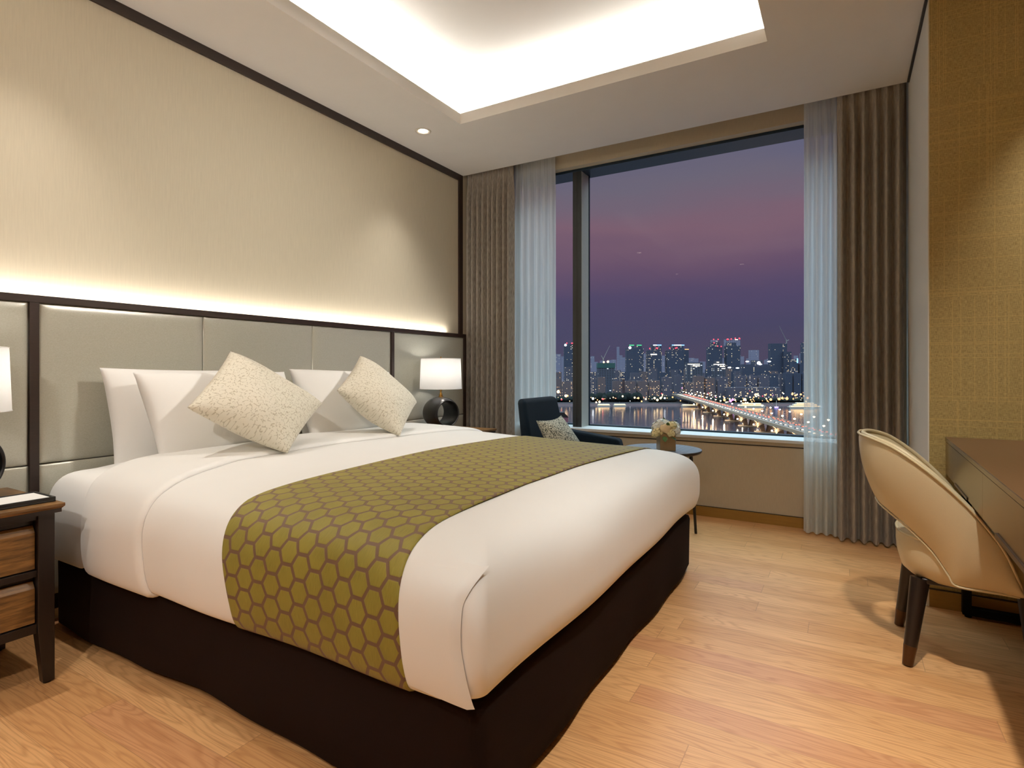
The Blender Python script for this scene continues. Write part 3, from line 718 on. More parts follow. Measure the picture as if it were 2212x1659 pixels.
# ------------------------------------------------------------------ nightstands
def nightstand(loc, lab):
    t_ = thing('nightstand', lab, 'nightstand', loc, 0, 'bedside tables')
    Wd, Dp, H = .55, .48, .60                          # local: x 0..Dp outward from the wall, y -Wd/2..Wd/2
    mb = MB(); v = []
    for z, e in ((H, .0), (H-.010, .0), (H-.026, .014)):
        v += [(0, -Wd/2+e, z), (Dp-e, -Wd/2+e, z), (Dp-e, Wd/2-e, z), (0, Wd/2-e, z)]
    f = [(0, 1, 2, 3), (11, 10, 9, 8)]
    for k in (0, 4):
        for i in range(4): j = (i+1) % 4; f.append((k+i, k+4+i, k+4+j, k+j))
    mb.add(v, f); obj('top', mb, M['walnut'], t_, bevel=.001, world=False)
    mb = MB(); mb.box(.005, Dp-.006, -Wd/2+.008, Wd/2-.008, H-.030, H-.012); obj('top_edge', mb, M['black_wood'], t_, world=False)
    e = .018; lw = .046
    for sx in (0, 1):
        for sy in (-1, 1):
            x0 = .01 if sx == 0 else Dp-.03-lw; x1 = x0+lw; y0, y1 = (Wd/2-e-lw, Wd/2-e) if sy > 0 else (-Wd/2+e, -Wd/2+e+lw)
            ix = .016 if sx else .016
            v = [(x0, y0, H-.03), (x1, y0, H-.03), (x1, y1, H-.03), (x0, y1, H-.03), (x0, y0, .18), (x1, y0, .18), (x1, y1, .18), (x0, y1, .18)]
            a0, a1 = (x0+ix, x1) if sx else (x0, x1-ix); b0, b1 = (y0+.014, y1) if sy > 0 else (y0, y1-.014)
            v += [(a0, b0, .004), (a1, b0, .004), (a1, b1, .004), (a0, b1, .004)]
            f = [(0, 1, 2, 3), (11, 10, 9, 8)]
            for k in (0, 4):
                for i in range(4): j = (i+1) % 4; f.append((k+i, k+4+i, k+4+j, k+j))
            lg = obj('leg', MB().add(v, f), M['black_wood'], t_, bevel=.002, world=False, fix=True)
            obj('glide', MB().lathe([(.011, 0), (.012, .005)], ((a0+a1)/2, (b0+b1)/2, 0), 16, cap=True), M['black'], lg, world=False)
    yi = Wd/2-e-lw
    xf = Dp-.04
    obj('case', MB().box(.02, xf-.03, -yi, yi, .19, H-.03), M['black_wood'], t_, world=False)
    for z0, z1 in ((H-.05, H-.03), (.362, .383), (.175, .205)):
        obj('rail', MB().box(.03, xf, -yi, yi, z0, z1), M['black_wood'], t_, bevel=.001, world=False)
    for z0, z1 in ((.205, .355), (.383, .540)):
        # drawer front with a bevelled finger lip along its upper edge
        v = []
        for y in (-yi+.003, yi-.003):
            v += [(xf-.03, y, z0+.004), (xf-.006, y, z0+.004), (xf-.006, y, z1-.032), (xf-.022, y, z1-.010), (xf-.03, y, z1-.010)]
        f = [(0, 1, 2, 3, 4), (9, 8, 7, 6, 5)]+[(i, i+5, (i+1) % 5+5, (i+1) % 5) for i in range(5)]
        obj('drawer', MB().add(v, f), M['walnut'], t_, bevel=.001, world=False, fix=True)
    obj('stretcher', MB().box(.03, .05, -yi, yi, .10, .135), M['black_wood'], t_, world=False)
    return t_
NSL = nightstand((.115, .602, 0), 'walnut and black nightstand at the near side of the bed with a notepad on it')
clone(NSL, 'dark nightstand at the window side of the bed under the round-bodied lamp', (.115, 3.345, 0))

def lamp(x, y, z, lab, rz):
    t_ = thing('table_lamp', lab, 'lamp', (x, y, z), rz, 'ring-bodied bedside lamps')
    pr = spl([(.089, .098), (.094, .103), (.099, .100), (.110, .078), (.118, .04), (.121, 0), (.118, -.04), (.108, -.082), (.096, -.10), (.089, -.098), (.084, -.05), (.083, 0), (.084, .05), (.089, .098)], 72)
    v = MB().lathe([(a, b) for a, b in pr], (0, 0, .119), 72, 'x')
    v.v = [(p[0], p[1], max(p[2], 0.0)) for p in v.v]
    obj('body', v, M['ceramic'], t_, smooth=True, world=False, fix=True)
    obj('neck', MB().lathe([(.0001, .236), (.017, .236), (.018, .242), (.013, .247), (.016, .251), (.010, .257), (.012, .262), (.007, .268), (.006, .28), (.008, .284), (.0065, .30), (.0065, .40), (.0001, .40)], (0, 0, 0), 28), M['brass'], t_, smooth=True, world=False)
    obj('shade', MB().lathe([(.158, .300), (.150, .528)], (0, 0, 0), 72), M['shade'], t_, smooth=True, world=False)
    for r_, z_ in ((.158, .301), (.150, .527)): obj('shade_hem', MB().tube([(r_*cos(2*pi*i/64), r_*sin(2*pi*i/64), z_) for i in range(64)], .0018, 6, True), M['linen2'], t_, smooth=True, world=False)
    obj('shade_spider', MB().tube([(-.15, 0, .524), (.15, 0, .524)], .0015, 6).tube([(0, -.15, .524), (0, .15, .524)], .0015, 6), M['brass'], t_, world=False)
    obj('finial', MB().lathe([(.0001, .523), (.005, .523), (.007, .529), (.004, .534), (.005, .539), (.0001, .544)], (0, 0, 0), 20), M['brass'], t_, smooth=True, world=False)
    obj('bulb', MB().lathe([(.0001, .40), (.012, .40), (.014, .415), (.026, .44), (.026, .455), (.016, .475), (.0001, .482)], (0, 0, 0), 24), M['bulb'], t_, smooth=True, world=False)
    return t_
LMP = lamp(.225, .69, .600, 'black ring-bodied lamp with white drum shade, cut by the left edge', radians(25))
clone(LMP, 'black ring-bodied lamp with white drum shade beside the far curtain', (.234, 3.40, .600), radians(-20))
# notepad tray
tr = thing('notepad_tray', 'black leather tray holding white note paper on the near nightstand', 'notepad tray', (.46, .78, .6005))
mb = MB(); mb.box(.390, .548, .60, .868, .6005, .606); mb.box(.390, .397, .60, .868, .606, .617); mb.box(.541, .548, .60, .868, .606, .617); mb.box(.397, .541, .861, .868, .606, .617); mb.box(.397, .541, .60, .607, .606, .617); mb.box(.397, .541, .708, .714, .606, .617)
obj('tray', mb, M['leather'], tr, bevel=.0012)
obj('note_paper', MB().box(.402, .536, .718, .858, .6065, .6145), M['paper'], tr, bevel=.0006)
pn = MB().taper((.46, .612, .612), (.47, .70, .612), .0045, .0045, 14); po = obj('pen', pn, M['black'], None, smooth=True); tag(po, 'slim black pen lying in the tray beside the note paper', 'pen')
obj('tip', MB().taper((.4702, .7005, .612), (.4712, .7055, .612), .0045, .0012, 14), M['brass'], po, smooth=True)

# ------------------------------------------------------------------ desk
DR = radians(-1.18)
dk = thing('desk', 'long desk with brown top and brushed bronze drawer fronts beside the gold wallpaper', 'desk', (3.236, 3.075, 0), DR)
DLen, DD = 2.0, .56
def bl(name, b, m_, p=dk, bevel=0): return obj(name, MB().box(*b), m_, p, bevel=bevel, world=False)
bl('desktop', (.001, DD, -DLen, 0, .7525, .7545), M['desktop'])
bl('edge_band', (0, DD, -DLen, 0, .737, .7525), M['steel'], bevel=.0008)
bl('carcass', (.022, DD-.01, -DLen+.01, -.01, .612, .735), M['black'])
seams = [0, -.875, -1.55, -2.0]
for i, (a, b) in enumerate(zip(seams, seams[1:])):
    d_ = obj('drawer', MB().box(.002, .020, b+.0012, a-.0012, .597, .734), M['steel'], dk, bevel=.0006, world=False)
    if i == 0: obj('finger_pull', MB().box(-.0015, .012, -.60, -.30, .597, .606), M['bronze'], d_, world=False)
    else: obj('pull_strip', MB().box(-.003, .012, b+.10, a-.22, .594, .607), M['bronze'], d_, world=False)
bl('end_panel', (.02, DD-.01, -.012, -.004, .597, .737), M['steel'])
for y in (-.03, -DLen+.03):
    mb = MB(); mb.box(.055, .085, y-.02, y+.02, .012, .597); mb.box(DD-.085, DD-.055, y-.02, y+.02, .012, .597); mb.box(.055, DD-.055, y-.02, y+.02, .012, .042)
    fr = obj('leg_frame', mb, M['black'], dk, world=False)
    for x in (.075, DD-.075): obj('glide', MB().lathe([(.012, 0), (.013, .012)], (x, y, 0), 16, cap=True), M['black'], fr, world=False)

# ------------------------------------------------------------------ desk chair
ch = thing('desk_chair', 'cream leather tub chair with dark tapered legs pulled up to the desk', 'chair', (3.15, 2.61, 0))
Tp = [(.056, 0, .797), (.066, .085, .797), (.100, .155, .790), (.160, .212, .765), (.240, .248, .705), (.315, .262, .632), (.380, .264, .553), (.440, .252, .455), (.487, .225, .330)]
Bp = [(.112, 0, .552), (.120, .07, .545), (.150, .125, .525), (.200, .160, .485), (.262, .185, .420), (.304, .197, .350), (.325, .202, .320), (.400, .212, .320), (.480, .218, .318)]
NS = 61; TS = spl(Tp, NS); BS = spl(Bp, NS)
def both(A): return np.concatenate([A[::-1]*np.array([1, 1, 1]), A[1:]*np.array([1, -1, 1])])
TT, BB = both(TS), both(BS); NN = len(TT); NVV = 17
TH = .030
def shell_pt(i, w):
    t_, b_ = TT[i], BB[i]; p = t_*(1-w)+b_*w
    out = np.array([p[0]-.34, p[1]*1.1, 0.0]); out /= np.linalg.norm(out)+1e-9
    return p, out
def shell(side):
    v = []
    for i in range(NN):
        for j in range(NVV):
            w = j/(NVV-1); p, out = shell_pt(i, w)
            bul = .030*sin(pi*w)*.5
            th = TH/2*(sin(pi*min(1, max(0, (w*.9+.05))))**.35)
            q = p+out*(bul*.6+side*th)
            if side < 0: q = q-out*.010*sin(pi*w)
            v.append((CX+q[0], 2.61-q[1], q[2]))
    f = []
    for i in range(NN-1):
        for j in range(NVV-1):
            a = i*NVV+j; q = (a, a+NVV, a+NVV+1, a+1); f.append(q)
    return v, f
v1, f1 = shell(1); v2, f2 = shell(-1); o_ = len(v1)
vs = v1+v2; fs = f1+[tuple(k+o_ for k in q[::-1]) for q in f2]
for i in range(NN-1):
    for j in (0, NVV-1):
        a, b = i*NVV+j, (i+1)*NVV+j
        fs.append((a, b, b+o_, a+o_))
for i in (0, NN-1):
    for j in range(NVV-1):
        a, b = i*NVV+j, i*NVV+j+1; fs.append((a, b, b+o_, a+o_))
sh = obj('back_shell', MB().add(vs, fs), M['cream'], ch, smooth=True, fix=True, sub=1)
def rim(A, w, off, r, nm):
    pts = []
    for i in range(NN):
        p, out = shell_pt(i, w); q = p+out*off; q = q+np.array([0, 0, .003 if w == 0 else -.002]); pts.append((CX+q[0], 2.61-q[1], q[2]))
    obj(nm, MB().tube(pts, r, 8), M['cream'], ch, smooth=True)
rim(TT, 0, .010, .0045, 'top_piping'); rim(TT, 0, -.006, .008, 'rolled_rim'); rim(BB, 1, .008, .0035, 'lower_piping')
# seat
def seat_out(a, z):
    sx, sy = .245, .215
    c, s = cos(a), sin(a); n_ = 2.6
    r = (abs(c)**n_+abs(s)**n_)**(-1/n_)
    return c*r*sx, s*r*sy
SC = (CX+.415, 2.61)
prof = [(.70, .300), (.86, .302), (.94, .320), (.985, .36), (1.0, .40), (1.0, .435), (.985, .452)]
mb = MB(); nn = 72
v = []
for k, z in prof:
    for i in range(nn):
        dx, dy = seat_out(2*pi*i/nn, z); v.append((SC[0]+dx*k, SC[1]+dy*k, z))
f = [(a*nn+i, a*nn+(i+1) % nn, (a+1)*nn+(i+1) % nn, (a+1)*nn+i) for a in range(len(prof)-1) for i in range(nn)]; f.append(tuple(range(nn-1, -1, -1)))
f.append(tuple((len(prof)-1)*nn+i for i in range(nn)))
obj('seat', mb.add(v, f), M['cream'], ch, smooth=True)
v = []; pr2 = [(.97, .450), (.985, .460), (.97, .470), (.90, .478), (.7, .484), (.4, .487), (.1, .488)]
for k, z in pr2:
    for i in range(nn):
        dx, dy = seat_out(2*pi*i/nn, z); v.append((SC[0]+dx*k, SC[1]+dy*k, z-.012))
f = [(a*nn+i, a*nn+(i+1) % nn, (a+1)*nn+(i+1) % nn, (a+1)*nn+i) for a in range(len(pr2)-1) for i in range(nn)]; f.append(tuple((len(pr2)-1)*nn+i for i in range(nn)))
cu = obj('seat_cushion', MB().add(v, f), M['cream'], ch, smooth=True)
obj('seat_piping', MB().tube([(SC[0]+seat_out(2*pi*i/nn, 0)[0]*.995, SC[1]+seat_out(2*pi*i/nn, 0)[1]*.995, .449) for i in range(nn)], .0045, 8, True), M['cream'], ch, smooth=True)
obj('seat_frame', MB().box(CX+.235, CX+.60, 2.45, 2.77, .292, .312), M['black_wood'], ch, bevel=.006)
for x, y, tx, ty in ((.192, 2.435, .232, 2.475), (.192, 2.800, .232, 2.765), (.60, 2.435, .57, 2.475), (.60, 2.800, .57, 2.765)):
    b = Vector((CX+x, y, 0)); t2 = Vector((CX+tx, ty, .305))
    m_ = b.lerp(t2, .16/.305*.5)
    m_ = b.lerp(t2, .23)
    lg = obj('leg', MB().taper(m_, t2, .0205, .030, 28), M['black_wood'], ch, smooth=False, auto=True)
    obj('ferrule', MB().taper(b+Vector((0, 0, .003)), m_, .0165, .0212, 28), M['bronze'], lg, auto=True, world=False)
    fo = lg.children[0]
    # children of a parented mesh share the chair's local frame
    fo.data.transform(__import__('mathutils').Matrix.Translation(-ch.location))

# ------------------------------------------------------------------ armchair by the window
ac = thing('armchair', 'dark navy upholstered armchair by the left sheer curtain, behind the bed', 'armchair', (1.33, 3.47, 0))
def slab(c8, name, m_, bev, parent=ac):
    return obj(name, MB().add(c8, [(0, 3, 2, 1), (4, 5, 6, 7), (0, 1, 5, 4), (1, 2, 6, 5), (2, 3, 7, 6), (3, 0, 4, 7)]), m_, parent, bevel=bev, seg=5)
# backrest: leans back towards the headboard wall, sides flare
slab([(1.04, 3.23, .36), (1.14, 3.21, .36), (1.14, 3.80, .36), (1.04, 3.80, .36), (.965, 3.270, .850), (1.045, 3.235, .850), (1.045, 3.740, .850), (.965, 3.740, .850)], 'backrest', M['navy'], .032)
slab([(1.05, 3.10, .16), (1.62, 3.10, .16), (1.62, 3.19, .16), (1.05, 3.19, .16), (1.05, 3.08, .605), (1.60, 3.10, .545), (1.60, 3.19, .545), (1.05, 3.19, .605)], 'armrest', M['navy'], .02)
slab([(1.05, 3.76, .16), (1.62, 3.76, .16), (1.62, 3.85, .16), (1.05, 3.85, .16), (1.05, 3.76, .612), (1.50, 3.76, .560), (1.50, 3.85, .560), (1.05, 3.87, .612)], 'armrest', M['navy'], .02)
slab([(1.03, 3.19, .16), (1.60, 3.19, .16), (1.60, 3.76, .16), (1.03, 3.76, .16), (1.03, 3.19, .31), (1.60, 3.19, .31), (1.60, 3.76, .31), (1.03, 3.76, .31)], 'seat_base', M['navy'], .02)
slab([(1.10, 3.195, .31), (1.63, 3.195, .31), (1.63, 3.755, .31), (1.10, 3.755, .31), (1.10, 3.195, .43), (1.63, 3.195, .44), (1.63, 3.755, .44), (1.10, 3.755, .43)], 'seat_cushion', M['navy'], .035)
for x, y in ((1.08, 3.14), (1.57, 3.14), (1.08, 3.81), (1.57, 3.81)):
    obj('leg', MB().taper((x, y, 0), (x, y, .17), .012, .02, 20), M['black_wood'], ac, auto=True)
o = obj('cushion', pillow_mesh([(1.12, 3.265, .712), (1.20, 3.475, .735), (1.42, 3.47, .48), (1.27, 3.20, .46)], .13, .14, pw=.5), M['speckle'], None, smooth=True); merge(o)
tag(o, 'small black and white speckled cushion propped in the navy armchair', 'cushion')

# ------------------------------------------------------------------ round side table with flowers
rt = thing('side_table', 'round side table with grey top and thin black legs between bed and window', 'side table', (1.865, 3.56, 0))
obj('tabletop', MB().lathe([(.0001, .525), (.225, .525), (.236, .532), (.240, .54), (.240, .543), (.0001, .543)], (1.865, 3.56, 0), 64), M['black_wood'], rt, auto=True)
obj('inlay', MB().lathe([(.0001, .5435), (.238, .5435), (.2385, .5475), (.0001, .548)], (1.865, 3.56, 0), 64), M['tabletop'], rt, auto=True)
for a in (radians(38), radians(158), radians(278)):
    obj('leg', MB().taper((1.865+.225*cos(a), 3.56+.225*sin(a), 0), (1.865+.19*cos(a), 3.56+.19*sin(a), .527), .0085, .011, 14), M['black_wood'], rt, auto=True)
VX, VY, VZ = 1.905, 3.50, .5485
vs_ = thing('flower_vase', 'square bronze vase of cream and white flowers on the round side table', 'vase', (VX, VY, VZ), radians(30))
mb = MB(); h = .047; z1 = .108
for b in ((-h, h, -h, -h+.004, 0, z1), (-h, h, h-.004, h, 0, z1), (-h, -h+.004, -h+.004, h-.004, 0, z1), (h-.004, h, -h+.004, h-.004, 0, z1), (-h+.004, h-.004, -h+.004, h-.004, 0, .006)): mb.box(*b)
obj('vase', mb, M['vase'], vs_, bevel=.001, world=False)
mb = MB(); mb.box(h, h+.0015, -h, h, 0, z1); obj('side_edge', mb, M['vase_rim'], vs_, world=False)
def bloom(c, r, m_, nm, petals=14, seed=0, tight=False):
    rr = random.Random(seed); mb = MB(); n = 20 if tight else 34
    for k in range(n):                                # petals turned outward over a ball, larger and overlapping on the rose
        zc = 1-(k+.5)/n*1.55; a = k*2.39996+rr.uniform(-.15, .15); q = sqrt(max(0, 1-zc*zc)); d = Vector((q*cos(a), q*sin(a), zc))
        t1 = d.orthogonal().normalized(); t2 = d.cross(t1); w = r*(.62 if tight else .36); rad = r*(.62+.02*k if tight else rr.uniform(.82, 1.0))
        o = Vector(c)+d*rad; ph = rr.uniform(0, 6.28)
        v = [o+d*w*.10]+[o+(t1*cos(ph+i*pi/4)+t2*sin(ph+i*pi/4))*w*(1 if i % 2 else .72)-d*w*(.28 if tight else -.22) for i in range(8)]
        mb.add(v, [(0, i+1, (i+1) % 8+1) for i in range(8)])
    mb.lathe([(.0001, -r*.8), (r*.55, -r*.5), (r*.72, 0), (r*.5, r*.5), (.0001, r*.7)], c, 12)
    return obj(nm, mb, m_, vs_, smooth=True, world=False)
bl_ = [((-.055, -.005, .140), .034, 'whitepetal'), ((.058, .02, .140), .034, 'whitepetal'), ((.028, -.03, .150), .030, 'petal'), ((-.03, 0, .160), .032, 'whitepetal'), ((0, .045, .15), .034, 'petal'), ((-.050, -.020, .112), .034, 'petal'), ((-.012, -.035, .135), .040, 'rose'), ((.046, -.020, .122), .036, 'whitepetal'), ((.030, .03, .130), .034, 'petal'), ((-.035, .030, .135), .034, 'whitepetal'),
       ((-.062, .010, .105), .028, 'whitepetal'), ((.068, .012, .110), .026, 'petal'), ((.018, -.050, .108), .026, 'petal'), ((.0, .0, .150), .034, 'whitepetal'), ((-.075, -.035, .100), .022, 'petal')]
for i, (c, r, m_) in enumerate(bl_): bloom(c, r, M[m_], 'rose' if m_ == 'rose' else 'flower', 12, i, m_ == 'rose')
def leaf(p, d, ln, w, m_, parent=vs_):
    p = Vector(p); d = Vector(d).normalized(); s = d.cross(Vector((0, 0, 1))); s = s.normalized() if s.length > .01 else Vector((1, 0, 0)); up = s.cross(d)
    v = []
    for i in range(7):
        t = i/6; ww = w*sin(pi*t)**.8
        for j in (-1, 0, 1): v.append(p+d*ln*t+s*ww*j+up*(abs(j)*.25*ww+.15*ln*t*(1-t)))
    return MB().add(v, [(i*3+j, (i+1)*3+j, (i+1)*3+j+1, i*3+j+1) for i in range(6) for j in range(2)])
for p, d, ln, w in (((.0, -.045, .13), (-.1, -.5, 1.4), .050, .013), ((.01, -.045, .135), (.9, -.3, .35), .055, .013), ((-.02, -.045, .09), (-.1, -.6, -.5), .05, .015), ((.02, -.045, .085), (.5, -.6, -.4), .04, .012), ((.05, 0, .10), (1, 0, .3), .06, .014), ((-.05, 0, .10), (-1, -.1, .1), .05, .013), ((0, .04, .14), (0, .3, 1), .06, .014)):
    obj('leaf', leaf(p, d, ln, w, None), M['leaf'], vs_, smooth=True, world=False)
for tip, sd in (((.105, .03, .195), 1), ((.155, .02, .165), 2)):
    mb = MB(); P0 = Vector((.03, .01, .10)); P1 = Vector(tip); mid = P0.lerp(P1, .6)+Vector((0, 0, .03))
    mb.tube([P0, P0.lerp(mid, .6), mid, P1], .001, 6)
    for k in range(5):
        q = P0.lerp(P1, .55+.11*k)+Vector((0, 0, .012)); lf = leaf(q, (R.uniform(-1, 1), R.uniform(-.5, .5), R.uniform(-.2, 1)), .022, .007, None); mb.add(lf.v, lf.f)
    obj('sprig', mb, M['sprig'], vs_, smooth=True, world=False)

# ------------------------------------------------------------------ the river and the city beyond the window
WZ = -72.0; GZ = -68.5
def facade(name, wall, p, warm, st, cw=3.4, chh=3.1, band=False):
    t = NT(name); t.b.inputs['Roughness'].default_value = .8
    tcn = t.n('TexCoord'); sp = t.n('SeparateXYZ'); t.l(tcn.outputs['Object'], sp.inputs[0])
    oi = t.n('ObjectInfo'); rnd = t.math('MULTIPLY', oi.outputs['Random'], 97.0)
    hx = t.math('DIVIDE', t.math('ADD', sp.outputs[0], sp.outputs[1]), cw); hz = t.math('DIVIDE', sp.outputs[2], chh)
    cb = t.n('CombineXYZ'); t.l(t.math('FLOOR', hx), cb.inputs[0]); t.l(t.math('FLOOR', hz), cb.inputs[1]); t.l(rnd, cb.inputs[2])
    wn = t.n('TexWhiteNoise', noise_dimensions='3D'); t.l(cb.outputs[0], wn.inputs[0]); sc_ = t.n('SeparateColor'); t.l(wn.outputs[1], sc_.inputs[0])
    cl = t.n('CombineXYZ'); t.l(t.math('FLOOR', hx), cl.inputs[0]); t.l(rnd, cl.inputs[1])
    wc = t.n('TexWhiteNoise', noise_dimensions='2D'); t.l(cl.outputs[0], wc.inputs[0])
    thr = t.math('ADD', t.math('MULTIPLY', t.math('POWER', wc.outputs[0], 6.0), .38), p)   # some columns (stair wells) stay lit
    lit = t.math('LESS_THAN', wn.outputs[0], thr)
    fx = t.math('FRACT', hx); fz = t.math('FRACT', hz)
    def inr(v, a, b): return t.math('MULTIPLY', t.math('GREATER_THAN', v, a), t.math('LESS_THAN', v, b))
    win = t.math('MULTIPLY', inr(fx, .22, .78), inr(fz, .30, .78))
    nrm = t.n('SeparateXYZ'); t.l(tcn.outputs['Normal'], nrm.inputs[0]); side = t.math('LESS_THAN', t.math('ABSOLUTE', nrm.outputs[2]), .5)
    m_ = t.math('MULTIPLY', t.math('MULTIPLY', lit, win), side)
    col = t.mix(sc_.outputs[1], warm[0], warm[1])
    t.base(t.mix(t.math('MULTIPLY', win, side), wall, dark(wall, .35)))
    t.l(col, t.b.inputs['Emission Color']); t.l(t.math('MULTIPLY', m_, t.math('MULTIPLY_ADD', sc_.outputs[2], st, st*.3)), t.b.inputs['Emission Strength'])
    t.m.cycles.emission_sampling = 'NONE'
    return t.m
AMB = ((1, .48, .16, 1), (1, .80, .50, 1)); YEL = ((1, .72, .36, 1), (1, .92, .72, 1)); WHT = ((1, .86, .6, 1), (.8, .9, 1, 1))
M['apt'] = facade('apartment_facade', (.12, .085, .095, 1), .09, AMB, 1.2)
M['apt2'] = facade('blue_grey_apartment_facade', (.075, .07, .105, 1), .07, YEL, 1.1)
M['tower'] = facade('dark_tower_facade', (.035, .045, .085, 1), .03, YEL, 1.4)
M['office'] = facade('office_facade', (.05, .055, .085, 1), .06, WHT, 1.2, 6.0, 4.0)
M['far'] = facade('haze_tinted_tower_facade', (.20, .19, .28, 1), .02, YEL, .5, 6, 5)  # paler wall colour stands in for the distance haze
M['ground'] = mat('dark_river_bank', (.022, .020, .024, 1), .95, spec=.1, var=.3, nscale=.02)
M['bank'] = mat('river_embankment', (.06, .04, .045, 1), .9, spec=.1, var=.2, nscale=.05)
M['trees'] = mat('dark_park_trees', (.012, .016, .016, 1), .95, spec=.05, var=.4, nscale=.1)
M['concrete'] = mat('bridge_concrete', (.30, .21, .14, 1), .85, var=.08, nscale=.2)
M['asphalt'] = mat('bridge_asphalt', (.09, .08, .075, 1), .8, var=.1, nscale=.3)
M['steelpole'] = mat('grey_pole_steel', (.2, .2, .2, 1), .6)
M['boat'] = mat('white_boat_hull', (.5, .47, .42, 1), .5)
M['carbody'] = mat('dark_car_paint', (.05, .05, .06, 1), .3)
for nm, c, st in (('l_amber', (1, .46, .16, 1), 3.2), ('l_warm', (1, .70, .36, 1), 4.5), ('l_white', (.95, .97, 1, 1), 5), ('l_red', (1, .05, .08, 1), 3), ('l_green', (.1, .8, .35, 1), 1.2), ('l_blue', (.25, .55, 1, 1), 2.4), ('l_magenta', (.9, .25, .7, 1), 3), ('l_violet', (.35, .25, 1, 1), 5),
                  ('l_deck', (1, .58, .28, 1), 90), ('l_boat', (1, .60, .24, 1), 4), ('l_tail', (1, .13, .08, 1), 9), ('l_head', (1, .72, .45, 1), 14), ('l_sign', (1, .9, .7, 1), 4)):
    M[nm] = emis(nm.replace('l_', 'glow_'), c, st)
M['l_pier'] = emis('glow_pier_floodlight', (1, .74, .46, 1), 480)

# water
t = NT('dusk_river_water'); t.base((.04, .036, .05, 1)); t.b.inputs['Roughness'].default_value = .10; t.b.inputs['Specular IOR Level'].default_value = .6; t.b.inputs['IOR'].default_value = 1.7
t.bump(t.noise(t.coord('Object', (1, 2.2, 1)), .12, 4, .6), .10, 1.2); M['water'] = t.m
def quad_strip(name, pts, z, m_):
    return obj(name, MB().add([(p.x, p.y, z) for p in pts], [tuple(range(len(pts)))]), m_)
q = [at(-1400, 1113), at(3400, 1113), at(3400, 60), at(-1400, 60)]
o = quad_strip('river', q[::-1], WZ, M['water']); tag(o, 'wide calm river reflecting the city lights under the dusk sky', 'river', kind='stuff')
mb = MB(); a, b, c, d = at(-1400, 1113), at(3400, 1113), at(3400, 1135), at(-1400, 1135); e, f_ = at(3400, 9000), at(-1400, 9000)
mb.add([(a.x, a.y, WZ-.5), (b.x, b.y, WZ-.5), (c.x, c.y, GZ), (d.x, d.y, GZ)], [(0, 1, 2, 3)])
struct(obj('trim_7', mb, M['bank']))
struct(obj('floor_far_bank', MB().add([(d.x, d.y, GZ), (c.x, c.y, GZ), (e.x, e.y, GZ), (f_.x, f_.y, GZ)], [(0, 1, 2, 3)]), M['ground']))

def zat(y, d): return CH-(y-797)/FPX*d
def building(name, px0, px1, ytop, d, m_, label, group=None, rot=0.0, depth=None, cat='building'):
    c = at((px0+px1)/2, d); w = (px1-px0)/FPX*d*.96; z1 = zat(ytop, d); dp = depth or min(20, max(12, w*.5))
    t_ = thing(name, label, cat, (c.x, c.y, GZ), YAW+rot, group)
    obj('walls', MB().box(-w/2, w/2, 0, dp, 0, z1-GZ), m_, t_, world=False)
    t_['w'] = w
    return t_, w, dp, z1-GZ
def part_box(t_, name, b, m_, label=None):
    o = obj(name, MB().box(*b), m_, t_, world=False)
    if label: o['label'] = label
    return o
def xl(t_, w, px0, px1, px):                           # local x of a photo column on a facade
    return (px-(px0+px1)/2)/(px1-px0)*w
def glow(t_, x, z, r, m_, name='roof_light', y=-1.5):
    return obj(name, MB().lathe([(.0001, -r), (r*.7, -r*.7), (r, 0), (r*.7, r*.7), (.0001, r)], (x, y, z), 8), M[m_], t_, world=False)

# left tower
t_, w, dp, h = building('apartment_tower', 1218, 1246, 743, 1500, M['tower'], 'slim dark tower with red roof lights, left of the window mullion')
glow(t_, xl(t_, w, 1218, 1246, 1221), h-3, 3.2, 'l_white'); [glow(t_, xl(t_, w, 1218, 1246, p), h+2, 1.6, 'l_red') for p in (1224, 1235, 1237)]
# twin green-topped tower
t_, w, dp, h = building('apartment_tower', 1353, 1391, 752, 1495, M['tower'], 'broad tower with two green-lit roof blocks, right of the window mullion')
for a, b in ((1359, 1370), (1376, 1387)):
    xa, xb = xl(t_, w, 1353, 1391, a), xl(t_, w, 1353, 1391, b); rb = part_box(t_, 'roof_block', (xa, xb, 2, 14, h, h+8), M['tower']); part_box(rb, 'green_light_band', (xa, xb, 1.5, 2, h+6.5, h+9), M['l_green'])
glow(t_, xl(t_, w, 1353, 1391, 1360), h+1, 3.6, 'l_white')
# stepped towers with blue-white crowns
t_, w, dp, h = building('apartment_tower', 1398, 1430, 757, 1510, M['tower'], 'stepped tower with a short blue-white roof band between two similar towers')
xa, xb = xl(t_, w, 1398, 1430, 1408), xl(t_, w, 1398, 1430, 1430); cr_ = part_box(t_, 'crown', (xa, xb, 3, 20, h, h+15), M['tower']); part_box(cr_, 'blue_light_band', (xa+4, xb, 2.2, 3, h+13, h+15.4), M['l_blue']); part_box(cr_, 'warm_light_band', (xa+4, xa+14, 2.0, 2.1, h+13, h+15), M['l_sign'])
[glow(t_, xl(t_, w, 1398, 1430, p), h+z, 1.8, 'l_red') for p, z in ((1403, 5), (1418, 6), (1420, 6))]
part_box(t_, 'lit_sky_lobby', (xl(t_, w, 1398, 1430, 1405), xl(t_, w, 1398, 1430, 1419), -1.2, 0, h-12, h-9.5), M['l_sign'])
t_, w, dp, h = building('apartment_tower', 1440, 1478, 757, 1510, M['tower'], 'wide stepped tower with a long blue-white roof band above the bridge start')
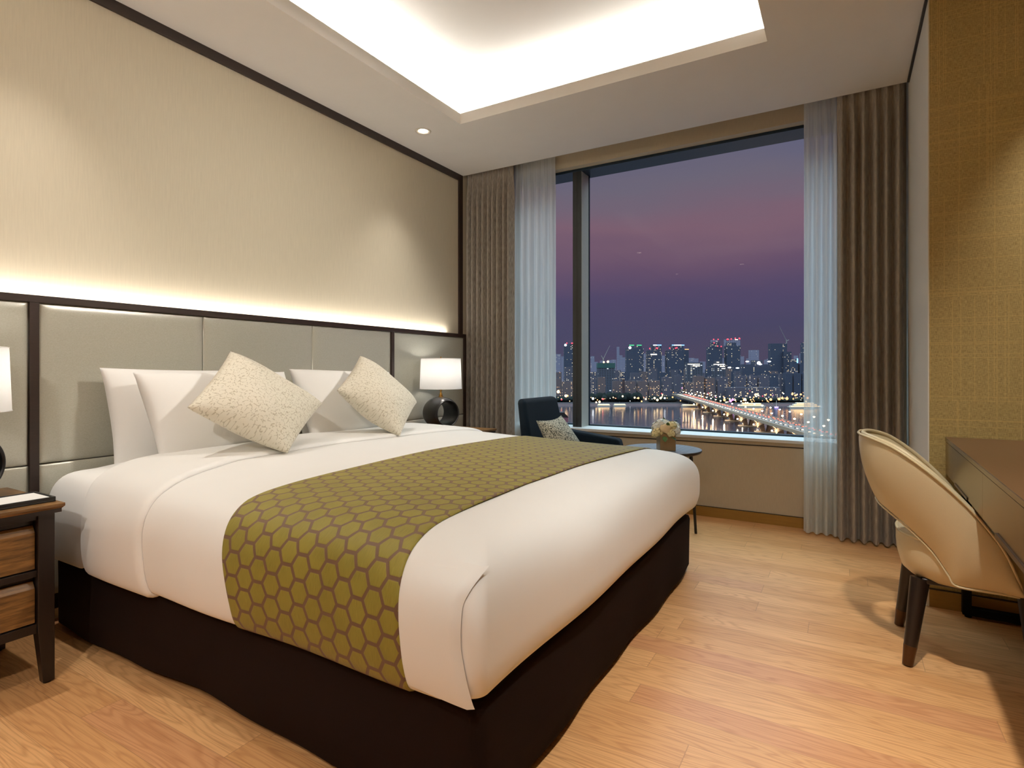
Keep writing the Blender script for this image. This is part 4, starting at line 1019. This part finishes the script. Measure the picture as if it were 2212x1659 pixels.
xa, xb = xl(t_, w, 1440, 1478, 1450), xl(t_, w, 1440, 1478, 1478); cr_ = part_box(t_, 'crown', (xa, xb, 3, 20, h, h+15), M['tower']); part_box(cr_, 'blue_light_band', (xa+2, xb+2, 2.2, 3, h+13, h+15.4), M['l_blue']); part_box(cr_, 'warm_light_band', (xa+8, xb-6, 2.0, 2.1, h+13, h+15), M['l_sign'])
[glow(t_, xl(t_, w, 1440, 1478, p), h+z, 1.8, 'l_red') for p, z in ((1446, 6), (1459, 6), (1462, 7))]
t_, w, dp, h = building('apartment_tower', 1479, 1488, 754, 1540, M['tower'], 'narrow tower with a dim red rim touching the wide stepped tower')
part_box(t_, 'red_rim', (-w/2, w/2, -.4, 0, h-1.5, h), M['l_amber'])
# pair in the middle
t_, w, dp, h = building('office_tower', 1530, 1561, 750, 1600, M['tower'], 'stepped office tower with red beacons, left one of the central pair')
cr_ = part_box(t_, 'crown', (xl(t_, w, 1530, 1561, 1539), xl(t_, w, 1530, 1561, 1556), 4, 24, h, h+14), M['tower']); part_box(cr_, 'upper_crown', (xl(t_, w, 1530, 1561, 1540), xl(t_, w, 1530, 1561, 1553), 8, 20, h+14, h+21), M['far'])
[glow(t_, xl(t_, w, 1530, 1561, p), h+z, 1.8, 'l_red') for p, z in ((1541, 22), (1551, 22), (1542, 12), (1558, 2), (1550, 3))]
t_, w, dp, h = building('office_tower', 1569, 1600, 747, 1600, M['tower'], 'office tower with pitched shoulders, right one of the central pair')
part_box(t_, 'crown', (xl(t_, w, 1569, 1600, 1574), xl(t_, w, 1569, 1600, 1592), 4, 24, h, h+9), M['tower'])
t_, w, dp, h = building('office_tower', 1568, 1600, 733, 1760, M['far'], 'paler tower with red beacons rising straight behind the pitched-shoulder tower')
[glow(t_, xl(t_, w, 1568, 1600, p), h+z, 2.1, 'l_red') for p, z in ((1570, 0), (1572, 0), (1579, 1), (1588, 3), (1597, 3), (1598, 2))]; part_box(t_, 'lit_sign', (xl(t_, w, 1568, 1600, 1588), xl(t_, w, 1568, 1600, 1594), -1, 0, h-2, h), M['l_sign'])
# tower under the crane
t_, w, dp, h = building('office_tower', 1665, 1701, 742, 1650, M['tower'], 'blocky dark tower with a construction crane on its roof, at the right of the window')
part_box(t_, 'low_wing', (xl(t_, w, 1665, 1701, 1690), xl(t_, w, 1665, 1701, 1708), -8, 14, 0, zat(760, 1650)-GZ), M['tower'])
c = at(1699, 1655); cz = zat(742, 1655)
kr = thing('tower_crane', 'thin tower crane with a long raised jib on the blocky dark tower', 'crane', (c.x, c.y, cz-.8), YAW)
obj('mast', MB().box(-1, 1, -1, 1, 0, 12), M['steelpole'], kr, world=False); obj('jib', MB().taper((0, 0, 8), (-22, 0, 53), .8, .3, 6), M['steelpole'], kr, world=False); obj('counter_jib', MB().taper((0, 0, 8), (7, 0, 11), .9, .9, 6), M['steelpole'], kr, world=False)
t_, w, dp, h = building('office_tower', 1735, 1762, 740, 1600, M['tower'], 'dark tower partly cut by the right sheer curtain')
# building site with green netting
t_, w, dp, h = building('unfinished_building', 1291, 1329, 795, 1345, M['office'], 'unfinished building wrapped in green netting with a crane above it')
part_box(t_, 'green_netting', (-w/2-.5, w/2+.5, -.6, dp, h, h+12), mat('green_site_netting', (.02, .07, .07, 1), .9))
glow(t_, xl(t_, w, 1291, 1329, 1304), h+14, 2.2, 'l_warm'); glow(t_, xl(t_, w, 1291, 1329, 1313), h+15, 2.8, 'l_warm')
c = at(1303, 1353); kr = thing('tower_crane', 'thin luffing crane standing on the green-netted building site', 'crane', (c.x, c.y, zat(795, 1345)+11.9), YAW)
obj('mast', MB().box(-1, 1, -1, 1, 0, 12), M['steelpole'], kr, world=False); obj('jib', MB().taper((0, 0, 9), (16, 0, 42), .8, .3, 6), M['steelpole'], kr, world=False); obj('counter_jib', MB().taper((0, 0, 9), (-5, 0, 18), .8, .8, 6), M['steelpole'], kr, world=False)
# lower offices
t_, w, dp, h = building('office_block', 1484, 1519, 783, 1350, M['office'], 'low office block with a lit band of windows left of the central pair')
for k, (a, b) in enumerate(((1484, 1512), (1495, 1512))): part_box(t_, 'lit_window_band', (xl(t_, w, 1484, 1519, a)+1, xl(t_, w, 1484, 1519, b), -.5, 0, h-5-4*k, h-3.4-4*k), M['l_sign'])
t_, w, dp, h = building('office_block', 1541, 1568, 786, 1350, M['office'], 'stepped office block with bright window bands before the central pair')
part_box(t_, 'upper_storey', (xl(t_, w, 1541, 1568, 1546), xl(t_, w, 1541, 1568, 1560), 2, 14, h, h+7), M['office'])
for k, (a, b) in enumerate(((1548, 1553), (1541, 1566), (1555, 1566), (1559, 1567))): part_box(t_, 'lit_window_band', (xl(t_, w, 1541, 1568, a), xl(t_, w, 1541, 1568, b), -.5, 0, h+3-5*k, h+4.6-5*k), M['l_sign'])
t_, w, dp, h = building('office_block', 1626, 1648, 778, 1510, M['office'], 'small plain reddish-black block between the tower pair and the crane tower')
glow(t_, 2, -8+h, 5, 'l_white')
for px0, px1, yt, lab in ((1602, 1664, 787, 'long dark hillside block below the small plain block'), (1712, 1724, 776, 'slim block with a vertical lit sign near the right sheer'), (1727, 1750, 786, 'dark block below the tower that the right sheer cuts')):
    t_, w, dp, h = building('office_block', px0, px1, yt, 1376, M['tower'], lab, depth=14)
    if px0 == 1602: HILL = (t_, w)
    if px0 == 1712: part_box(t_, 'lit_vertical_sign', (w/2-3, w/2, -1, 0, h-9, h+2), M['l_blue'])
for px, y, k in ((1612, 781, 'l_white'), (1641, 787, 'l_white'), (1661, 781, 'l_white'), (1572, 794, 'l_white'), (1590, 795, 'l_white')):
    o = obj('roof_floodlight', MB().lathe([(.0001, -1.6), (3.4, -.9), (4.2, 0), (3.4, .9), (.0001, 1.6)], (xl(HILL[0], HILL[1], 1602, 1664, px), -4, zat(y, 1376)-GZ), 12), M[k], HILL[0], world=False)
# shore apartments
apts = [(1199, 1212, 818, 'apt', 'at the very left edge of the view, cut by the left sheer'), (1214, 1238, 824, 'apt', 'directly left of the window mullion, with a bright stair column'), (1278, 1288, 816, 'apt2', 'just right of the window mullion, the narrowest there'), (1291, 1308, 815, 'apt', 'second right of the window mullion, lit amber in its middle'),
        (1323, 1345, 823, 'apt', 'left one of the two joined by a plain pale gable'), (1350, 1373, 823, 'apt', 'right one of the two joined by a plain pale gable'), (1377, 1399, 823, 'apt', 'with a glowing amber stair column below the short-banded tower'), (1402, 1426, 822, 'apt', 'below the gap between the two blue-banded towers'), (1431, 1451, 815, 'apt2', 'below the wide blue-banded tower'),
        (1459, 1476, 812, 'apt2', 'standing over the far end of the bridge'), (1478, 1496, 826, 'apt', 'low and near, over the first lamps of the bridge'), (1499, 1521, 812, 'apt', 'reddish, below the low office block with one lit band'), (1524, 1545, 816, 'apt', 'dim and reddish, below the left central tower'), (1550, 1573, 815, 'apt2', 'below the stepped office block'),
        (1590, 1612, 812, 'apt2', 'with many lit rooms, left of three equal ones'), (1614, 1636, 812, 'apt2', 'with many lit rooms, middle of three equal ones'), (1639, 1662, 811, 'apt2', 'with many lit rooms, right of three equal ones'), (1667, 1682, 808, 'tower', 'almost unlit below the crane tower'), (1696, 1712, 806, 'tower', 'almost unlit, right of the crane tower'), (1715, 1731, 806, 'tower', 'unlit before the slim block with the sign'), (1733, 1748, 806, 'tower', 'unlit and touching the right sheer curtain')]
for px0, px1, yt, k, lab in apts:
    t_, w, dp, h = building('apartment_block', px0, px1, yt, 1240 if yt > 810 and not 1455 < px0 < 1480 else 1325, M[k], 'slab apartment block '+lab, rot=R.uniform(-.12, .12))
    part_box(t_, 'roof_housing', (-w*.1, w*.12, 3, 9, h, h+4), M['apt2'])
t_, w, dp, h = building('apartment_block', 1346, 1349.6, 819, 1210, M['bank'], 'plain pale windowless gable between two amber-lit apartment blocks')
t_, w, dp, h = building('long_low_building', 1570, 1689, 837, 1215, M['apt2'], 'very long low building with lined storeys behind the lit river boats', depth=16)
# second rows and hazy skyline
for i in range(36):
    px = 1200+i*23+R.uniform(-5, 5); w_ = R.uniform(13, 24)
    building('middle_distance_block', px, px+w_, R.uniform(792, 808), 1408+(i % 3)*30, M[['apt', 'apt2', 'tower', 'apt2'][i*7 % 4]], 'dim apartment block in the dense rows behind the shore blocks', 'blocks in the rows behind the shore')
for i in range(44):
    px = 1196+i*12.6+R.uniform(-5, 5); w_ = R.uniform(6, 12)
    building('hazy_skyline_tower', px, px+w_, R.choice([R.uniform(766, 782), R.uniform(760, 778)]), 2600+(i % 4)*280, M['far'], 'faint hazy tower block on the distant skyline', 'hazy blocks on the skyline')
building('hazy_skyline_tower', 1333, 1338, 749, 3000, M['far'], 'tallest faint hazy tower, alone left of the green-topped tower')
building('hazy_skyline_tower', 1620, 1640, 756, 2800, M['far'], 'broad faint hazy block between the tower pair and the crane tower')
# park trees on the bank
def tree_belt(px0, px1, d, h, seed, lab):
    rr = random.Random(seed); mb = MB(); n = int((px1-px0)*1.1)
    for i in range(n):
        c = at(px0+(px1-px0)*i/n+rr.uniform(-1, 1), d+rr.uniform(-14, 14)); r = rr.uniform(4, 7); hh = h*rr.uniform(.7, 1.1)
        mb.lathe([(.0001, 0), (r, hh*.25), (r*1.15, hh*.5), (r*.8, hh*.8), (.0001, hh)], (c.x, c.y, GZ), 7)
    o = obj('tree_belt', mb, M['trees'], smooth=True); tag(o, lab, 'trees', kind='stuff')
tree_belt(1278, 1385, 1205, 19, 1, 'dark mass of park trees below the amber-lit apartment blocks')
tree_belt(1402, 1458, 1195, 12, 2, 'low dark trees left of the bridge head')
tree_belt(1196, 1245, 1200, 11, 3, 'dark trees at the shore left of the mullion')
tree_belt(1520, 1765, 1188, 9, 4, 'dark trees along the far shore right of the bridge')
# street lamps of the far bank
rr = random.Random(22); cols = ['l_amber']*6+['l_warm']*6+['l_white']*2+['l_red', 'l_magenta']
proto = {}
def lamp_dot(px, y, d, r, key, lab='small glowing street lamp among the lights of the far river bank', grp='lamps of the far river bank', nm='street_lamp'):
    c = at(px, d, zat(y, d))
    if (key, nm) not in proto:
        mb = MB().lathe([(.0001, -1), (.7, -.7), (1, 0), (.7, .7), (.0001, 1)], (0, 0, 0), 8)
        o = obj(nm, mb, M[key]); proto[(key, nm)] = o
    else: o = proto[(key, nm)].copy(); COL.objects.link(o)
    o.location = c; o.scale = (r, r, r); tag(o, lab, 'street lamp', grp); return o
for i in range(120):
    px = rr.uniform(1200, 1748); y = 862+abs(rr.gauss(0, 1))*-9 if rr.random() < .7 else rr.uniform(850, 870)
    if 1290 < px < 1385 and y < 858: y = rr.uniform(860, 870)
    lamp_dot(px, y, rr.uniform(1120, 1185), rr.choice([.6, .7, .9, 1.2]), rr.choice(cols))
for i in range(45):
    px = rr.uniform(1560, 1748); lamp_dot(px, rr.uniform(850, 872), rr.uniform(1116, 1180), rr.choice([.8, 1.0, 1.4]), rr.choice(['l_amber', 'l_warm', 'l_amber']))
for px, y, r, k in ((1206, 846, 4, 'l_warm'), (1222, 855, 3.2, 'l_warm'), (1226, 855, 2.4, 'l_amber'), (1281, 861, 3, 'l_white'), (1295, 868, 3, 'l_warm'), (1288, 869, 2.2, 'l_warm'), (1345, 856, 2.4, 'l_warm'), (1371, 859, 2.4, 'l_warm'), (1379, 860, 2.5, 'l_amber'), (1395, 862, 2.4, 'l_warm'), (1414, 860, 2.8, 'l_warm'), (1420, 864, 3, 'l_warm'), (1427, 860, 2.8, 'l_warm'), (1436, 860, 2.2, 'l_white'), (1453, 858, 2, 'l_amber'), (1386, 867, 2, 'l_amber'), (1213, 863, 2, 'l_red'), (1302, 862, 2.2, 'l_red'),
                    (1578, 866, 3.4, 'l_magenta'), (1583, 863, 3, 'l_magenta'), (1565, 864, 3, 'l_amber'), (1609, 863, 3.6, 'l_warm'), (1632, 852, 2.4, 'l_warm'), (1638, 854, 2.2, 'l_warm'), (1665, 863, 3.2, 'l_amber'), (1683, 862, 3.4, 'l_amber'), (1690, 860, 3, 'l_amber'), (1700, 861, 3.4, 'l_amber'), (1712, 850, 2.4, 'l_amber'), (1718, 854, 2.4, 'l_amber'), (1730, 852, 2.4, 'l_amber'), (1744, 860, 3, 'l_amber')):
    lamp_dot(px, y, 1118, r*.8, k)
# bridge
P0 = Vector((-29, 590, 0))+Vector((CX, 0, 0)); DIRB = Vector((-327, 783, 0)).normalized(); BR = math.atan2(DIRB.y, DIRB.x)
DZ = -56.0
br = thing('bridge', 'long lit road bridge crossing the river on flared concrete piers', 'bridge', (P0.x, P0.y, WZ), BR)
HB = DZ-WZ; X0, X1 = -230, 775; BWD = 14
obj('deck', MB().box(X0, X1, -BWD, BWD, HB-2.2, HB), M['concrete'], br, world=False)
obj('roadway', MB().box(X0, X1, -BWD+.6, BWD-.6, HB, HB+.06), M['asphalt'], br, world=False)
for y in (-BWD, BWD-.4): obj('parapet', MB().box(X0, X1, y, y+.4, HB, HB+1.1), M['concrete'], br, world=False)
SPN = 66.0; piers = [-130, -64, 4, 62, 128, 200, 272, 345, 425, 505]
for i, x in enumerate(piers):
    mb = MB()
    for sy in (-1, 1):
        v = []
        for z, a, b, hy in ((1, sy*3.2-2.4, sy*3.2+2.4, 2.2), (HB-6, sy*5-2.4, sy*5+2.4, 2.6), (HB-2.2, sy*9-4, sy*9+4, 3.4)):
            v += [(x-hy, a, z), (x+hy, a, z), (x+hy, b, z), (x-hy, b, z)]
        mb.add(v, [(3, 2, 1, 0), (8, 9, 10, 11)]+[(k+q_, k+(q_+1) % 4, k+4+(q_+1) % 4, k+4+q_) for k in (0, 4) for q_ in range(4)])
    pr_ = obj('pier', mb, M['concrete'], br, world=False)
    obj('pier_base', MB().lathe([(.0001, -.5), (12, -.5), (12.5, .4), (12, 1.1), (.0001, 1.1)], (x, 0, 0), 24), M['concrete'], pr_, world=False)
# haunched girder arches between the piers
mb = MB()
for a, b in zip(piers, piers[1:]):
    n_ = 12; v = []
    for k in range(n_+1):
        u = k/n_; x = a+(b-a)*u; dep = 1.6+6.5*abs(2*u-1)**2.2
        for y in (-9, -7.5): v += [(x, y, HB-2.2), (x, y, HB-2.2-dep)]
        for y in (7.5, 9): v += [(x, y, HB-2.2), (x, y, HB-2.2-dep)]
    f = []
    for k in range(n_):
        o1, o2 = k*8, (k+1)*8
        for c_ in (0, 4): f += [(o1+c_, o1+c_+1, o2+c_+1, o2+c_), (o1+c_+2, o2+c_+2, o2+c_+3, o1+c_+3), (o1+c_+1, o1+c_+3, o2+c_+3, o2+c_+1)]
    mb.add(v, f)
obj('girder', mb, M['concrete'], br, world=False)
for i, x in enumerate(piers[1:]):
    for sy in (-1, 1):
        obj('pier_floodlight', MB().lathe([(.0001, -.75), (.6, -.45), (.75, 0), (.6, .45), (.0001, .75)], (x, 13.2*sy if sy > 0 else 11.5*sy, HB-7), 8), M['l_pier'], br, world=False)
def bridge_pt(x, y, z): return Vector((P0.x+x*DIRB.x-y*DIRB.y, P0.y+x*DIRB.y+y*DIRB.x, WZ+z))
# lamp posts on the bridge
lp0 = None
for i in range(23):
    for sy in (-1, 1):
        x = -110+i*33+(8 if sy > 0 else 0)
        if lp0 is None:
            lp0 = thing('lamp_post', 'tall lamp post with a warm lamp at the edge of the bridge', 'lamp post', bridge_pt(x, sy*(BWD-.9), HB), BR, 'lamp posts along the bridge')
            obj('pole', MB().taper((0, 0, 0), (0, 0, 11), .14, .08, 6), M['steelpole'], lp0, world=False)
            obj('lamp_head', MB().lathe([(.0001, -.7), (.8, -.4), (.95, 0), (.8, .4), (.0001, .6)], (0, 0, 11), 8), M['l_deck'], lp0, world=False)
        else: clone(lp0, None, bridge_pt(x, sy*(BWD-.9), HB), BR)
# cars at rest on the lanes
cr0 = {}
for lane, key, lab in ((-9.2, 'l_tail', 'car showing red tail lights in the far red-lit lanes of the bridge'), (-5.6, 'l_tail', 'car showing red tail lights in the far red-lit lanes of the bridge'), (5.8, 'l_head', 'car with headlights on in the nearer white-lit lane of the bridge')):
    n_ = 54 if key == 'l_tail' else 60
    for i in range(n_):
        x = -150+i*(905/n_)+rr.uniform(-3, 3)
        if key not in cr0:
            c_ = thing('car', lab, 'car', bridge_pt(x, lane, HB+.06), BR, 'cars with red tail lights on the bridge' if key == 'l_tail' else 'cars with headlights on the bridge')
            mb = MB(); mb.box(-2.2, 2.2, -.9, .9, .3, .85); mb.box(-1.2, 1.1, -.8, .8, .85, 1.45); obj('body', mb, M['carbody'], c_, bevel=.12, world=False)
            for yy in (-.6, .6): obj('tail_light' if key == 'l_tail' else 'headlight', MB().box(-2.35, -2.2, yy-.28, yy+.28, .5, .85), M[key], c_, world=False)
            obj('light_bar', MB().box(-2.30, -2.18, -.9, .9, .85, 1.0), M[key], c_, world=False)
            cr0[key] = c_
        else: clone(cr0[key], None, bridge_pt(x, lane, HB+.06), BR)
# boats
def ferry(px0, px1, d, decks, lab, ybase):
    c = at((px0+px1)/2, d); L_ = (px1-px0)/FPX*d
    t_ = thing('ferry', lab, 'boat', (c.x, c.y, WZ), YAW)
    v = [(-L_/2, -4, 2.6), (L_/2, -4, 2.6), (L_/2, 4, 2.6), (-L_/2, 4, 2.6), (-L_*.46, -3.4, -.6), (L_*.46, -3.4, -.6), (L_*.46, 3.4, -.6), (-L_*.46, 3.4, -.6)]
    obj('hull', MB().add(v, [(0, 1, 2, 3), (7, 6, 5, 4), (0, 4, 5, 1), (1, 5, 6, 2), (2, 6, 7, 3), (3, 7, 4, 0)]), M['boat'], t_, world=False, fix=True)
    for k in range(decks):
        a = L_*(.44-.09*k); dk_ = obj('deck_house', MB().box(-a, a*.96, -3.3+k*.3, 3.3, 2.6+2.8*k, 5.0+2.8*k), M['boat'], t_, world=False)
        obj('lit_window_row', MB().box(-a, a*.96, -3.6+k*.3, -3.4+k*.3, 3.0+2.8*k, 4.3+2.8*k), M['l_boat'], dk_, world=False)
    obj('mast', MB().taper((0, 0, 5), (0, 0, 6+3.4*decks), .25, .1, 6), M['steelpole'], t_, world=False)
ferry(1594, 1652, 1080, 2, 'brightly lit two-deck ferry moored right behind the bridge', 877)
ferry(1702, 1775, 1050, 3, 'golden-lit river boat partly cut by the right sheer curtain', 880)
ferry(1290, 1318, 1100, 1, 'small lit floating restaurant right of the window mullion', 870)
ferry(1325, 1352, 1104, 1, 'small dim barge with a row of lights on the left of the river', 872)
ferry(1472, 1503, 1090, 1, 'low pontoon boat with a row of lights just behind the bridge piers', 874)
c = at(1677, 1075); t_ = thing('sailing_boat', 'small sailing boat with a pale mast and a blue-lit hull', 'boat', (c.x, c.y, WZ), YAW)
obj('hull', MB().add([(-3.5, -1.2, 1.2), (3.8, -1.2, 1.2), (3.8, 1.2, 1.2), (-3.5, 1.2, 1.2), (-2.6, -.7, -.3), (2.8, -.7, -.3), (2.8, .7, -.3), (-2.6, .7, -.3)], [(0, 1, 2, 3), (7, 6, 5, 4), (0, 4, 5, 1), (1, 5, 6, 2), (2, 6, 7, 3), (3, 7, 4, 0)]), M['l_violet'], t_, world=False, fix=True)
obj('mast', MB().taper((0, 0, 1), (0, 0, 13), .5, .3, 6), M['boat'], t_, world=False)
c = at(1208, 560); hw = 19/FPX*560; hh = zat(901, 560)-WZ; hr = zat(891, 560)-WZ
t_ = thing('gabled_building', 'small dark red gabled building seen just above the navy armchair', 'building', (c.x, c.y, WZ), YAW)
obj('walls', MB().box(-hw, hw, 0, 14, 0, hh), mat('dark_red_brick', C3(110, 62, 74), .9), t_, world=False)
obj('roof', MB().add([(-hw-.4, -.4, hh), (hw+.4, -.4, hh), (hw*.55, -.4, hr), (-hw-.4, -.4, hr), (-hw-.4, 14, hh), (hw+.4, 14, hh), (hw*.55, 14, hr), (-hw-.4, 14, hr)], [(0, 3, 2, 1), (4, 5, 6, 7), (0, 1, 5, 4), (1, 2, 6, 5), (2, 3, 7, 6), (3, 0, 4, 7)]), M['black_wood'], t_, world=False, fix=True)
